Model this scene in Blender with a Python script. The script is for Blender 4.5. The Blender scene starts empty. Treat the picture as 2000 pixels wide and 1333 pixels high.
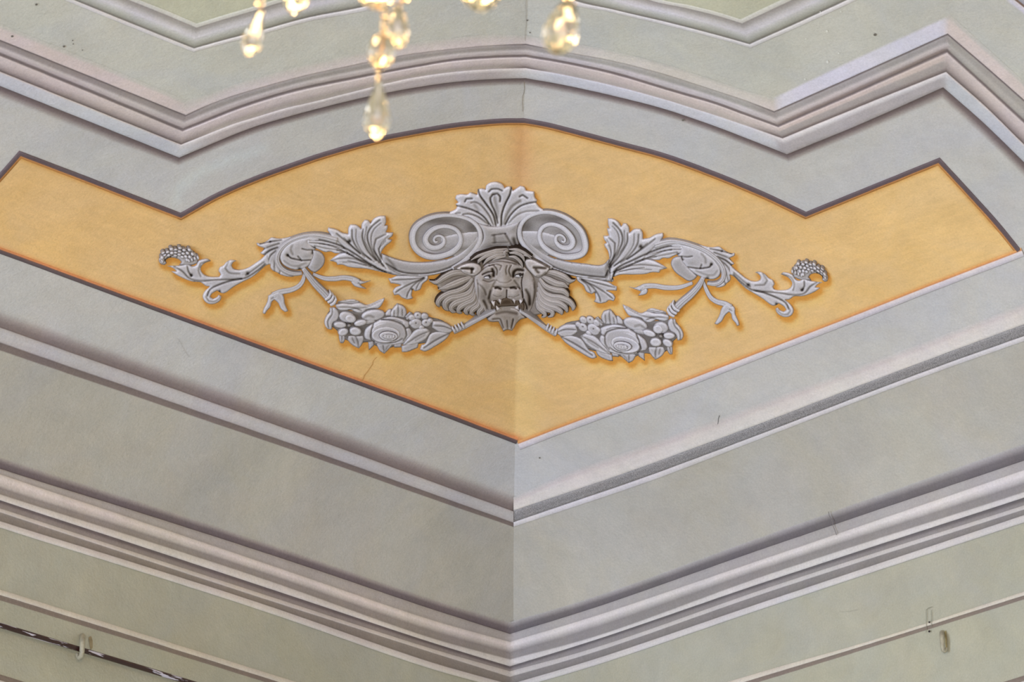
import bpy, math, random
import numpy as np
from mathutils import Vector, Matrix
from mathutils.geometry import delaunay_2d_cdt
random.seed(7)

# ------------------------------------------------------------------ camera, world, lights
SC = bpy.context.scene
SC.view_settings.view_transform = 'Standard'
SC.view_settings.look = 'None'
SC.view_settings.gamma = 1.0
SC.view_settings.exposure = 0.0
FPX = 9744.4
YAW, PIT, ROL = -3.26533653e-02, 4.04835984e-01, -2.57150165e-02
RH, RV = 2.93933, 0.69486          # half axes of the elliptical cove
FOOT = (1004.47, 1329.78)          # where the room corner turns into the cove
DIST = 8.0

def _rot(v):
    x, y, z = v
    y2 = y*math.cos(PIT)-z*math.sin(PIT); z2 = y*math.sin(PIT)+z*math.cos(PIT)
    return np.array([x*math.cos(ROL)+y2*math.sin(ROL), -(-x*math.sin(ROL)+y2*math.cos(ROL)), z2])
_a = math.pi/4+YAW
A_ = _rot((math.sin(_a), 0, math.cos(_a))); B_ = _rot((-math.cos(_a), 0, math.sin(_a))); U_ = _rot((0, 1, 0))
_r = np.array([FOOT[0]-1000, FOOT[1]-666.5, FPX]); O_ = _r/np.linalg.norm(_r)*DIST
WM = np.linalg.inv(np.stack([-A_, -B_, U_], 1))     # camera space -> room axes
CAM = -WM@O_                                        # camera position in the room
cam_d = bpy.data.cameras.new('camera'); cam = bpy.data.objects.new('camera', cam_d)
SC.collection.objects.link(cam); SC.camera = cam
_R = Matrix([list(WM@np.array([1, 0, 0])), list(WM@np.array([0, -1, 0])), list(WM@np.array([0, 0, -1]))]).transposed()
cam.matrix_world = Matrix.Translation(CAM)@_R.to_4x4()
cam_d.sensor_width = 36; cam_d.lens = FPX/2000*36
cam_d.clip_start = 0.05; cam_d.clip_end = 100
cam_d.dof.use_dof = True; cam_d.dof.focus_distance = 7.75; cam_d.dof.aperture_fstop = 24

W = bpy.data.worlds.new('world'); SC.world = W; W.use_nodes = True
W.node_tree.nodes['Background'].inputs[0].default_value = (0.86, 0.94, 1.12, 1)
W.node_tree.nodes['Background'].inputs[1].default_value = 1.17

def area(name, loc, target, size, power, col):
    l = bpy.data.lights.new(name, 'AREA'); l.shape = 'RECTANGLE'; l.size, l.size_y = size; l.energy = power; l.color = col
    o = bpy.data.objects.new(name, l); SC.collection.objects.link(o); o.location = loc
    o.rotation_euler = (Vector(target)-Vector(loc)).to_track_quat('-Z', 'Y').to_euler()
    return o
FLOOR = float(CAM[2])-1.6
# tall window in the left wall (along the X axis), daylight travelling towards the right wall
area('window_daylight', (6.2, 0.4, FLOOR+2.0), (0.4, 1.6, 0.3), (1.6, 2.6), 230, (0.78, 0.92, 1.17))
# unseen warm area light behind the camera, added to light the left wall
area('warm_fill_back', (7.5, 7.0, FLOOR+1.8), (0.6, 0.6, 0.2), (2.0, 2.6), 110, (1.0, 0.93, 0.84))

# ------------------------------------------------------------------ mapping photo point -> point on the coved surface
def g_off(z):
    z = np.clip(z, 0, RV*0.9999)
    return RH*(1-np.sqrt(1-(z/RV)**2))
def sdist(p):
    """distance of room points from the coved walls (positive inside the room)"""
    z = p[:, 2]
    out = np.full(len(p), 1e9)
    for k in (0, 1):
        off = p[:, k]
        u = (RH-off)/RH; v = z/RV
        r = np.sqrt(u*u+v*v)+1e-9
        gr = np.sqrt((u/RH)**2+(v/RV)**2)/r
        d = np.where(z < 0, off, (1-r)/gr)
        d = np.where((z >= 0) & (off > RH), RV-z, d)
        out = np.minimum(out, d)
    return out
def surf(px, h=0.0):
    """points where the view rays of the given photo points meet the surface raised by h"""
    px = np.asarray(px, float); h = np.broadcast_to(np.asarray(h, float), (len(px),))
    d = np.stack([px[:, 0]-1000, px[:, 1]-666.5, np.full(len(px), FPX)], 1)
    d /= np.linalg.norm(d, axis=1)[:, None]
    d = d@WM.T
    lo = np.full(len(px), 4.0); hi = np.full(len(px), 11.0)
    for _ in range(34):
        m = (lo+hi)/2
        s = sdist(CAM[None]+d*m[:, None])-h
        lo = np.where(s > 0, m, lo); hi = np.where(s > 0, hi, m)
    return CAM[None]+d*((lo+hi)/2)[:, None]
def ray_at(x, y, dist):
    d = np.array([x-1000, y-666.5, FPX]); d /= np.linalg.norm(d)
    return CAM+WM@d*dist
def project(P):
    q = (np.asarray(P)-CAM)@np.linalg.inv(WM).T
    return np.stack([1000+q[:, 0]/q[:, 2]*FPX, 666.5+q[:, 1]/q[:, 2]*FPX], 1)

# ------------------------------------------------------------------ colour and materials
GAIN = 1.0
def lin(c):
    c = np.asarray(c, float)/255
    return np.where(c <= 0.04045, c/12.92, ((c+0.055)/1.055)**2.4)/GAIN
def nmat(name): 
    m = bpy.data.materials.new(name); m.use_nodes = True
    nt = m.node_tree; return m, nt, nt.nodes['Principled BSDF']
def paint_mat(name, blotch=0.10, grain=0.10, bump=0.25, streak=0.0, rough=0.85, tint=(1.03, 1.0, 0.97), grain_scale=330, tint2=None):
    """colour attribute of the mesh (the pigment) with mottling, brush grain and a plaster bump"""
    m, nt, b = nmat(name); N = nt.nodes; L = nt.links
    at = N.new('ShaderNodeAttribute'); at.attribute_name = 'Col'
    ge = N.new('ShaderNodeNewGeometry')
    def noise(s, d, det=3, rough=0.55, vec=None):
        n = N.new('ShaderNodeTexNoise'); n.inputs['Scale'].default_value = s; n.inputs['Detail'].default_value = det
        n.inputs['Roughness'].default_value = rough; n.inputs['Distortion'].default_value = d
        L.new(vec or ge.outputs['Position'], n.inputs['Vector']); return n
    def ramp(sock, lo, hi, a=0.3, c=0.7):
        r = N.new('ShaderNodeMapRange'); r.inputs['From Min'].default_value = a; r.inputs['From Max'].default_value = c
        r.inputs['To Min'].default_value = lo; r.inputs['To Max'].default_value = hi; L.new(sock, r.inputs['Value']); return r.outputs[0]
    def mul(a, b_):
        x = N.new('ShaderNodeMath'); x.operation = 'MULTIPLY'; L.new(a, x.inputs[0]); L.new(b_, x.inputs[1]); return x.outputs[0]
    n1 = noise(5.5, 0.6, 5); n2 = noise(grain_scale, 0, 2, 0.7); n3 = noise(26, 0.8, 4, 0.65)
    f = mul(ramp(n1.outputs[0], 1-blotch, 1+blotch), ramp(n2.outputs[0], 1-grain, 1+grain))
    f = mul(f, ramp(n3.outputs[0], 1-blotch*0.6, 1+blotch*0.6))
    if streak:
        mp = N.new('ShaderNodeMapping'); mp.inputs['Scale'].default_value = (14, 14, 140); L.new(ge.outputs['Position'], mp.inputs[0])
        n4 = noise(1.0, 1.5, 4, 0.6, mp.outputs[0]); f = mul(f, ramp(n4.outputs[0], 1-streak, 1+streak))
    sc = N.new('ShaderNodeVectorMath'); sc.operation = 'SCALE'; L.new(at.outputs['Color'], sc.inputs[0]); L.new(f, sc.inputs['Scale'])
    n5 = noise(9, 1.0, 4)
    mx = N.new('ShaderNodeMix'); mx.data_type = 'RGBA'; mx.blend_type = 'MULTIPLY'
    mx.inputs['B'].default_value = (*tint, 1); L.new(sc.outputs[0], mx.inputs['A']); L.new(ramp(n5.outputs[0], 0, 1), mx.inputs['Factor'])
    fin = mx.outputs['Result']
    if tint2:
        n6 = noise(4.2, 1.5, 5, 0.6); mx2 = N.new('ShaderNodeMix'); mx2.data_type = 'RGBA'; mx2.blend_type = 'MULTIPLY'; mx2.inputs['B'].default_value = (*tint2, 1)
        L.new(fin, mx2.inputs['A']); L.new(ramp(n6.outputs[0], 0, 1, 0.42, 0.62), mx2.inputs['Factor']); fin = mx2.outputs['Result']
    L.new(fin, b.inputs['Base Color'])
    b.inputs['Roughness'].default_value = rough; b.inputs['Specular IOR Level'].default_value = 0.2
    nb = noise(210, 0, 3, 0.6); nb2 = noise(60, 0.3, 3)
    ad = N.new('ShaderNodeMath'); L.new(nb.outputs[0], ad.inputs[0]); L.new(nb2.outputs[0], ad.inputs[1])
    bp = N.new('ShaderNodeBump'); bp.inputs['Strength'].default_value = bump; bp.inputs['Distance'].default_value = 0.0025
    L.new(ad.outputs[0], bp.inputs['Height']); L.new(bp.outputs[0], b.inputs['Normal'])
    return m
M_WALL = paint_mat('limewashed_plaster', 0.07, 0.06, 0.30, tint=(1.03, 1.0, 0.97), tint2=(0.975, 0.99, 1.06))
M_TRIM = paint_mat('painted_moulding', 0.07, 0.07, 0.28, streak=0.025, tint=(1.03, 1.0, 0.98), tint2=(0.985, 0.98, 1.04))
M_GOLD = paint_mat('ochre_panel_paint', 0.06, 0.055, 0.28, streak=0.05, tint=(1.02, 0.98, 0.84))
M_GRIS = paint_mat('grey_relief_paint', 0.06, 0.13, 0.22, tint=(0.98, 1.0, 1.05), grain_scale=620)
M_GRIT = paint_mat('stippled_grey_paint', 0.05, 0.45, 0.30, grain_scale=650)

def plain(name, col, rough=0.6, metal=0.0, bump=0.0):
    m, nt, b = nmat(name); N = nt.nodes; L = nt.links
    n = N.new('ShaderNodeTexNoise'); n.inputs['Scale'].default_value = 120; ge = N.new('ShaderNodeNewGeometry'); L.new(ge.outputs['Position'], n.inputs['Vector'])
    cr = N.new('ShaderNodeValToRGB'); c = lin(col)
    cr.color_ramp.elements[0].position = 0.3; cr.color_ramp.elements[0].color = (*(c*0.75), 1)
    cr.color_ramp.elements[1].position = 0.7; cr.color_ramp.elements[1].color = (*(c*1.15), 1)
    L.new(n.outputs[0], cr.inputs[0]); L.new(cr.outputs[0], b.inputs['Base Color'])
    b.inputs['Roughness'].default_value = rough; b.inputs['Metallic'].default_value = metal
    return m

# ------------------------------------------------------------------ object helpers
def tag(o, label=None, cat=None, group=None, kind=None):
    if label: o['label'] = label
    if cat: o['category'] = cat
    if group: o['group'] = group
    if kind: o['kind'] = kind
    return o
def empty(name, loc, label, cat, group=None):
    o = bpy.data.objects.new(name, None); SC.collection.objects.link(o); o.location = loc; o.empty_display_size = 0.05
    return tag(o, label, cat, group)
def mesh(name, verts, faces, mat, cols=None, parent=None, smooth=True, uncol=None):
    verts = np.asarray(verts, float)
    if parent is not None:
        root = parent; off = np.zeros(3)
        while root is not None: off += np.array(root.location); root = root.parent
        verts = verts-off
    me = bpy.data.meshes.new(name); me.from_pydata([tuple(v) for v in verts], [], [tuple(int(i) for i in f) for f in faces])
    if cols is not None:
        ca = me.color_attributes.new('Col', 'FLOAT_COLOR', 'POINT')
        c4 = np.ones((len(verts), 4)); c4[:, :3] = cols
        ca.data.foreach_set('color', c4.ravel().astype(np.float32))
    me.materials.append(mat)
    if smooth: me.polygons.foreach_set('use_smooth', [True]*len(me.polygons))
    me.update()
    o = bpy.data.objects.new(name, me); SC.collection.objects.link(o); o.parent = parent
    return o

ORN = []          # photo points covered by the ornament, for its shadow painted in ochre on the panel
def catmull(pts, closed=False, step=2.5, sharp=50):
    P = np.asarray(pts, float); n = len(P); out = []
    def tan(i):
        if closed: a, b = P[(i-1) % n], P[(i+1) % n]
        else: a, b = P[max(i-1, 0)], P[min(i+1, n-1)]
        v1 = P[i]-a; v2 = b-P[i]; l1 = np.linalg.norm(v1); l2 = np.linalg.norm(v2)
        if l1 < 1e-6 or l2 < 1e-6: return (v1+v2), False
        ang = math.degrees(math.acos(np.clip(v1@v2/l1/l2, -1, 1)))
        return (b-a)/2, ang > sharp
    T = [tan(i) for i in range(n)]
    for i in range(n if closed else n-1):
        j = (i+1) % n; p0, p1 = P[i], P[j]; L = np.linalg.norm(p1-p0); k = max(1, int(L/step))
        ch = p1-p0
        def fit(t):
            v, s = t
            if s: return ch*0.9
            l = np.linalg.norm(v)
            return v/l*L if l > 1e-6 else ch
        m0, m1 = fit(T[i]), fit(T[j])
        for q in range(k):
            t = q/k
            out.append((2*t**3-3*t**2+1)*p0+(t**3-2*t**2+t)*m0+(-2*t**3+3*t**2)*p1+(t**3-t**2)*m1)
    if not closed: out.append(P[-1])
    return np.array(out)
def dist_poly(q, poly, closed=False):
    a = poly; b = np.roll(poly, -1, 0)
    if not closed: a, b = a[:-1], b[:-1]
    best = np.full(len(q), 1e9)
    for i in range(0, len(a), 64):
        aa = a[i:i+64][None]; ab = b[i:i+64][None]-aa
        t = np.clip(((q[:, None]-aa)*ab).sum(2)/np.maximum((ab*ab).sum(2), 1e-9), 0, 1)
        d = np.linalg.norm(q[:, None]-aa-ab*t[..., None], axis=2).min(1)
        best = np.minimum(best, d)
    return best
def inside(q, poly):
    x, y = q[:, 0], q[:, 1]; c = np.zeros(len(q), bool); a = poly; b = np.roll(poly, -1, 0)
    for p, r in zip(a, b):
        if p[1] == r[1]: continue
        k = ((p[1] > y) != (r[1] > y)) & (x < (r[0]-p[0])*(y-p[1])/(r[1]-p[1])+p[0]); c ^= k
    return c
def fill(poly, step):
    lo, hi = poly.min(0), poly.max(0)
    gx, gy = np.meshgrid(np.arange(lo[0], hi[0], step), np.arange(lo[1], hi[1], step))
    gx = gx+(np.arange(gx.shape[0])[:, None] % 2)*step/2
    g = np.stack([gx.ravel(), gy.ravel()], 1)
    g = g[inside(g, poly)]
    if len(g): g = g[dist_poly(g, poly, True) > step*0.45]
    allp = np.vstack([poly, g]) if len(g) else poly
    n = len(poly)
    v, e, f, ov, oe, of = delaunay_2d_cdt([Vector(p) for p in allp], [(i, (i+1) % n) for i in range(n)], [], 1, 1e-4)
    v = np.array([tuple(p) for p in v]); F = []
    for t in f:
        a, b, c = (v[i] for i in t[:3])
        F.append(t if (b[0]-a[0])*(c[1]-a[1])-(b[1]-a[1])*(c[0]-a[0]) < 0 else list(t)[::-1])
    return v, F

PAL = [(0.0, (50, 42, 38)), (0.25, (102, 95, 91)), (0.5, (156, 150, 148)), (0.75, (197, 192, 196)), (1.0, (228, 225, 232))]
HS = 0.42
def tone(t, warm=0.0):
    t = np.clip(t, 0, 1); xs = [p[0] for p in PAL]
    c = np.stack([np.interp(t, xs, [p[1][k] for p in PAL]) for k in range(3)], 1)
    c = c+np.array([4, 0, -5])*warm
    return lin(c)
class Ctx: pass
def flat(T, pts): return T(np.asarray(pts, float)) if T else np.asarray(pts, float)

def patch(name, pts, parent, H=0.008, base=0.002, dome=9, grooves=(), ridges=(), bumps=(), dots=(), t0=0.72, T=None,
          step=2.2, warm=0.0, mat=None, edge=0.14, shade=0.07, smooth=True, orn=True, rim=0.0):
    """closed piece of low relief: outline in photo points, domed, carved by grooves, raised by bumps"""
    P = flat(T, pts)
    poly = catmull(P, True) if smooth else P
    q = poly-np.roll(poly, 1, 0); poly = poly[np.linalg.norm(q, axis=1) > 0.3]
    v, F = fill(poly, step)
    d = dist_poly(v, poly, True)
    if orn: ORN.append(v)
    H = H*HS; base = base*HS
    r = np.clip(d/dome, 0, 1); hh = H*np.sqrt(np.clip(1-(1-r)**2, 0, 1))
    if rim: hh = hh*(1-rim*np.clip((d-dome*0.5)/dome, 0, 1))
    tt = np.full(len(v), t0)-(edge+0.10)*np.clip(1-d/1.7, 0, 1)+0.11*np.exp(-((d-3.2)/1.9)**2)-shade*np.clip((d-4)/11, 0, 1)  # painted shading: outline and middle darker, highlight just inside the edge
    for (gp, w, dep) in grooves:
        gl = catmull(flat(T, gp), False, 4) if len(gp) > 1 else flat(T, gp)
        dd = dist_poly(v, gl)
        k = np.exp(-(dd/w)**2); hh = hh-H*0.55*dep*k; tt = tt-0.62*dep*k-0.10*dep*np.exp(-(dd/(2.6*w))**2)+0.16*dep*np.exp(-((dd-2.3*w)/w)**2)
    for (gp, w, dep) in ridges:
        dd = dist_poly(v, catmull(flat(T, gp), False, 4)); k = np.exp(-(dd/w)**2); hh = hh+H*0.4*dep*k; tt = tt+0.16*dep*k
    for (x, y, rx, ry, amp, tn) in bumps:
        c = flat(T, [(x, y)])[0]; k = np.exp(-((v[:, 0]-c[0])/rx)**2-((v[:, 1]-c[1])/ry)**2); hh = hh+amp*HS*1.3*k*np.clip(d/4, 0, 1); tt = tt+tn*k
    for (x, y, rr) in dots:
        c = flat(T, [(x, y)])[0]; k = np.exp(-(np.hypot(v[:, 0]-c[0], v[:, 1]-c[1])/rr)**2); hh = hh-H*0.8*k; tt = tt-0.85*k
    hh = np.maximum(hh, 0)+base
    top = surf(v, hh)
    # skirt down into the plaster
    key = {}
    for f in F:
        for i in range(len(f)):
            e = (f[i], f[(i+1) % len(f)])
            if (e[1], e[0]) in key: del key[(e[1], e[0])]
            else: key[e] = 1
    bi = sorted({i for e in key for i in e}); mp = {i: len(v)+k for k, i in enumerate(bi)}
    bot = surf_drop(top[bi], hh[bi]+0.002)
    faces = list(F)+[(e[1], e[0], mp[e[0]], mp[e[1]]) for e in key]
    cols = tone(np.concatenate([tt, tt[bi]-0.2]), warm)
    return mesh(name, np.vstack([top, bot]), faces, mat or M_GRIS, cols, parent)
def normal_at(P):
    e = 1e-4; n = np.zeros_like(P)
    for k in range(3):
        q = P.copy(); q[:, k] += e; r = P.copy(); r[:, k] -= e; n[:, k] = sdist(q)-sdist(r)
    return n/np.maximum(np.linalg.norm(n, axis=1)[:, None], 1e-9)
def surf_drop(P, h):
    return P-normal_at(P)*np.asarray(h)[:, None]

def sweep(name, path, width, parent, H=0.008, base=0.002, prof='round', t0=0.72, T=None, lines=(), warm=0.0, mat=None,
          M=10, step=3.0, closed=False, orn=True, fall=0.22):
    """strap, cord, lock of hair or scroll rim swept along a path; width per path point in photo points"""
    P = np.asarray(path, float); n = len(P); wv = np.broadcast_to(np.asarray(width, float), (n,)) if np.ndim(width) == 0 else np.asarray(width, float)
    if len(wv) != n: wv = np.interp(np.linspace(0, 1, n), np.linspace(0, 1, len(wv)), wv)
    P3 = flat(T, P)
    C = catmull(P3, closed, step, sharp=120)
    # width along
    L0 = np.concatenate([[0], np.cumsum(np.linalg.norm(np.diff(P3, axis=0), axis=1))]); L1 = np.concatenate([[0], np.cumsum(np.linalg.norm(np.diff(C, axis=0), axis=1))])
    w = np.interp(L1/L1[-1], L0/L0[-1], wv)
    tg = np.gradient(C, axis=0); tg /= np.maximum(np.linalg.norm(tg, axis=1)[:, None], 1e-9)
    nn = np.stack([-tg[:, 1], tg[:, 0]], 1)
    vs = np.linspace(-1, 1, M+1)
    k = len(C); px = (C[:, None]+nn[:, None]*vs[None, :, None]*w[:, None, None]/2)
    if prof == 'round': hp = np.sqrt(1-vs**2*0.97)
    elif prof == 'flat': hp = np.clip((1-np.abs(vs))*5, 0, 1)*0.9+0.1*(1-vs**2)
    elif prof == 'channel': hp = np.clip((1-np.abs(vs))*5, 0, 1)-0.45*np.exp(-(vs/0.35)**2)
    else: hp = np.sqrt(1-vs**2*0.97)
    tp = t0-fall*np.abs(vs)**4+0.10*(1-vs**2)  # painted shading across the strap: sides darker, crown lighter
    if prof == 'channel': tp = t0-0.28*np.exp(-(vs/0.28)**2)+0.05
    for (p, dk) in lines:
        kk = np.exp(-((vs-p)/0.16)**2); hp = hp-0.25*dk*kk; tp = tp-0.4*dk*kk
    H = H*HS
    if np.ndim(base): base = np.interp(L1/L1[-1], np.linspace(0, 1, len(base)), base)[:, None]
    base = base*HS
    wf = np.clip(w/np.max(w), 0.25, 1)
    hh = base+H*hp[None]*wf[:, None]; tt = np.broadcast_to(tp[None], hh.shape)
    px = px.reshape(-1, 2); hh = hh.ravel()
    if orn: ORN.append(px)
    top = surf(px, hh)
    F = []; m = M+1
    for i in range(k-1):
        for j in range(M):
            a, b, c, d = i*m+j, i*m+j+1, (i+1)*m+j+1, (i+1)*m+j
            F.append((a, b, c, d))
    ring = [i*m for i in range(k)]+[(k-1)*m+j for j in range(1, m)]+[i*m+M for i in range(k-2, -1, -1)]+[j for j in range(M-1, 0, -1)]
    bot = surf_drop(top[ring], hh[ring]+0.002); b0 = len(top)
    for i in range(len(ring)):
        j = (i+1) % len(ring); F.append((ring[i], ring[j], b0+j, b0+i))
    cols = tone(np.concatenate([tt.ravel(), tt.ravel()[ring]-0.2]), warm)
    return mesh(name, np.vstack([top, bot]), F, mat or M_GRIS, cols, parent)

def ell(cx, cy, rx, ry, rot=0, n=18):
    a = np.linspace(0, 2*math.pi, n, endpoint=False); c, s = math.cos(math.radians(rot)), math.sin(math.radians(rot))
    return [(cx+rx*math.cos(t)*c-ry*math.sin(t)*s, cy+rx*math.cos(t)*s+ry*math.sin(t)*c) for t in a]
def Z(ox, oy, k):
    return lambda pts: [(ox+p[0]/k, oy+p[1]/k) for p in pts]
Z1 = Z(280, 400, 5); Z2 = Z(600, 400, 4.165); ZS = Z(460, 440, 10); ZG = Z(630, 570, 10); ZP = Z(860, 340, 8.333); ZL = Z(850, 480, 8.333)

# ------------------------------------------------------------------ the painted mouldings: reference lines
X5 = dict(
 r1=[(-160, 15), (0, 78), (180, 151), (363, 225), (400, 208), (460, 186), (500, 174), (560, 157), (600, 147), (700, 125), (800, 106), (890, 95), (960, 89), (1027, 86), (1100, 101), (1200, 120), (1300, 146), (1400, 178), (1455, 196), (1512, 218), (1680, 143), (1851, 66), (1925, 130), (2000, 196), (2080, 268)],
 r2=[(-160, 41), (0, 105), (180, 179), (357, 253), (400, 236), (460, 212), (500, 198), (560, 180), (600, 170), (700, 150), (800, 131), (890, 116), (960, 111), (1027, 109), (1100, 121), (1200, 143), (1300, 173), (1400, 202), (1457, 223), (1519, 246), (1680, 175), (1850, 98), (1925, 167), (2000, 236), (2080, 310)],
 r3=[(-160, 72), (0, 138), (180, 211), (354, 281), (400, 263), (460, 240), (500, 228), (560, 210), (600, 201), (700, 176), (800, 152), (890, 139), (960, 134), (1027, 132), (1100, 145), (1200, 167), (1300, 194), (1400, 225), (1460, 245), (1528, 269), (1680, 206), (1848, 139), (1925, 207), (2000, 281), (2080, 360)],
 r4=[(-160, 102), (0, 168), (180, 240), (350, 308), (400, 287), (460, 262), (500, 247), (560, 229), (600, 218), (700, 193), (800, 173), (890, 160), (960, 155), (1027, 153), (1100, 166), (1200, 188), (1300, 214), (1400, 248), (1465, 273), (1537, 302), (1680, 243), (1842, 171), (1920, 240), (2000, 318), (2080, 400)])
for k_ in X5:   # the moulding runs on past the picture on both sides
    l_ = X5[k_]; (xa, ya), (xb, yb) = l_[0], l_[1]; l_[0] = (xa-560, ya+(ya-yb)*560/(xb-xa)); (xa, ya), (xb, yb) = l_[-2], l_[-1]; l_[-1] = (xb+130, yb+(yb-ya)*130/(xb-xa))
X5['r0'] = [(x+dx, y+dy) for (x, y), (dx, dy) in zip(X5['r1'], [(0, -32)]*3+[(0, -30)]+[(0, -22)]*9+[(0, -17)]+[(0, -20)]*5+[(-4, -27)]+[(-6, -32), (4, -38), (14, -26), (14, -24), (14, -24)])]
X5['r5'] = [(x+dx, y+dy) for (x, y), (dx, dy) in zip(X5['r4'], [(0, 22)]*3+[(-2, 16)]+[(2, 14)]*9+[(0, 14)]+[(0, 15)]*5+[(4, 16), (0, 18), (-2, 24), (-12, 16), (-12, 16), (-12, 16)])]

def resample(polys, seg=11):
    """insert the same extra stations in every reference line; gentle bends become curves, corners stay"""
    polys = [np.asarray(p, float) for p in polys]; n = len(polys[0]); out = [[] for _ in polys]
    def turn(p, i):
        if i <= 0 or i >= n-1: return 0
        a, b = p[i]-p[i-1], p[i+1]-p[i]; return math.degrees(math.acos(np.clip(a@b/np.linalg.norm(a)/np.linalg.norm(b), -1, 1)))
    corner = [i in (0, n-1) or 1018 < polys[-1][i][0] < 1034 or max(turn(p, i) for p in polys) > 17 for i in range(n)]
    for i in range(n-1):
        k = max(1, int(max(np.linalg.norm(p[i+1]-p[i]) for p in polys)/seg))
        for q in range(k):
            t = q/k
            for o, p in zip(out, polys):
                ch = p[i+1]-p[i]; L = np.linalg.norm(ch)
                def tg(m):
                    if corner[m]: return ch
                    v = (p[m]-p[m-1])/np.linalg.norm(p[m]-p[m-1])+(p[m+1]-p[m])/np.linalg.norm(p[m+1]-p[m]); return v/np.linalg.norm(v)*L
                o.append((2*t**3-3*t**2+1)*p[i]+(t**3-2*t**2+t)*tg(i)+(-2*t**3+3*t**2)*p[i+1]+(t**3-t**2)*tg(i+1))
    for o, p in zip(out, polys): o.append(p[-1])
    return [np.array(o) for o in out]
def band(name, refs, rows, mat=None, parent=None, cmod=None):
    """moulding: rows = (position across the reference lines, colour, height in mm); a real raised profile"""
    R = resample(refs); R = np.stack(R)               # refs x stations x 2
    K = R.shape[1]; V = []; C = []; rng = np.random.default_rng(len(name)*13+K)
    rr = []
    for a, b in zip(rows[:-1], rows[1:]):             # extra rows so that the band follows the curved plaster
        rr.append(a); w = np.linalg.norm(_at(R, b[0])-_at(R, a[0]), axis=1).max(); k = int(w/9)
        for q in range(1, k+1):
            t = q/(k+1); rr.append((a[0]*(1-t)+b[0]*t, tuple(np.array(a[1])*(1-t)+np.array(b[1])*t), a[2]*(1-t)+b[2]*t))
    rr.append(rows[-1])
    wob = np.convolve(rng.normal(size=K+30), np.ones(15)/15, 'same')[15:15+K]*1.2
    for (r, c, h) in rr:
        p = _at(R, r).copy(); p[:, 1] += wob*(0.6+0.4*math.sin(r*7))
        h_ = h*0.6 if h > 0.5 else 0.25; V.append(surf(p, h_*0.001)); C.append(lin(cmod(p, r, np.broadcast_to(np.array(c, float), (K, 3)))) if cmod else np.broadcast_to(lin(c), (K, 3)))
    n = len(rr); V = np.vstack(V); C = np.vstack(C); F = []
    for i in range(n-1):
        for j in range(K-1):
            F.append((i*K+j, (i+1)*K+j, (i+1)*K+j+1, i*K+j+1))
    # close the two long edges down to the plaster
    for row, fl in ((0, False), (n-1, True)):
        if rr[row][2] <= 0.5: continue
        top = np.arange(row*K, (row+1)*K); b0 = len(V); drop = surf_drop(V[top], np.full(K, rr[row][2]*0.001+0.001))
        V = np.vstack([V, drop]); C = np.vstack([C, C[top]])
        for j in range(K-1):
            f = (top[j], top[j+1], b0+j+1, b0+j); F.append(f if not fl else f[::-1])
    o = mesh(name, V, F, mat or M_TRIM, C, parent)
    return o
def _at(R, r):
    i = int(math.floor(r)); i = min(max(i, 0), len(R)-2); t = r-i
    return R[i]*(1-t)+R[i+1]*t

FIELD_TOP = (188, 188, 168); FIELD_UP = (191, 191, 182); FRIEZE = (190, 189, 186); FIELD_LOW = (175, 172, 162); FIELD_WALL = (172, 171, 155); FIELD_BOT = (172, 171, 153)
# painted highlights and tints change from stretch to stretch: (from x, to x) -> tint by position across the moulding
def stretch(p, a, b, soft=25): return np.clip((p[:, 0]-a)/soft, 0, 1)*np.clip((b-p[:, 0])/soft, 0, 1)
def tint1(p, r, c):
    A_all = ('AL', 'AR')
    S = dict(L=stretch(p, -400, 362), AL=stretch(p, 362, 1027, 60), AR=stretch(p, 1027, 1516, 60), R=stretch(p, 1512, 1852, 12), RR=stretch(p, 1846, 2500, 12))
    rules = [('L', 0.3, 0.98, (206, 193, 190), 0.8), ('AR', 0.3, 0.98, (203, 199, 190), 0.8), ('R', 0.14, 0.98, (209, 208, 219), 1.0), ('RR', 0.3, 0.98, (210, 199, 192), 0.9),
             ('AL', 0.985, 1.09, (158, 150, 146), 0.95), ('AR', 0.985, 1.09, (164, 160, 154), 0.95), ('AL', 2.9, 3.03, (184, 175, 173), 0.9), ('AL', 3.04, 3.21, (203, 196, 193), 0.8),
             ('AL', 1.08, 1.5, (152, 147, 141), 0.7), ('AR', 1.08, 1.5, (163, 162, 156), 0.8), ('R', 1.08, 1.5, (165, 163, 161), 0.6), ('RR', 1.08, 1.95, (170, 168, 158), 0.7),
             ('AR', 1.55, 1.9, (198, 194, 198), 0.7), ('R', 1.75, 1.97, (150, 137, 132), 0.8), ('AR', 2.1, 2.8, (202, 191, 185), 0.6), ('R', 2.1, 2.49, (200, 186, 178), 0.8), ('R', 2.5, 2.92, (164, 158, 154), 0.8), ('AL', 2.7, 3.04, (176, 168, 160), 0.7), ('AR', 2.7, 3.04, (190, 182, 176), 0.9),
             ('L', 3.15, 3.97, (194, 197, 203), 0.8), ('AL', 3.22, 3.97, (178, 169, 168), 0.9), ('AR', 3.05, 3.97, (197, 199, 207), 0.8), ('R', 3.4, 3.97, (172, 166, 168), 0.9), ('RR', 3.1, 3.97, (186, 190, 197), 0.8)]
    for k, a, b, col, w in rules:
        if a <= r <= b: c = c*(1-(S[k]*w)[:, None])+np.array(col, float)*(S[k]*w)[:, None]
    return c
def tint3(p, r, c):
    w = np.clip((p[:, 0]-985)/20, 0, 1)*0.6; g = c.mean(1, keepdims=True)
    return c*(1-w[:, None])+(g+np.array([0.5, -0.5, 1.5]))*w[:, None]
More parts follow.
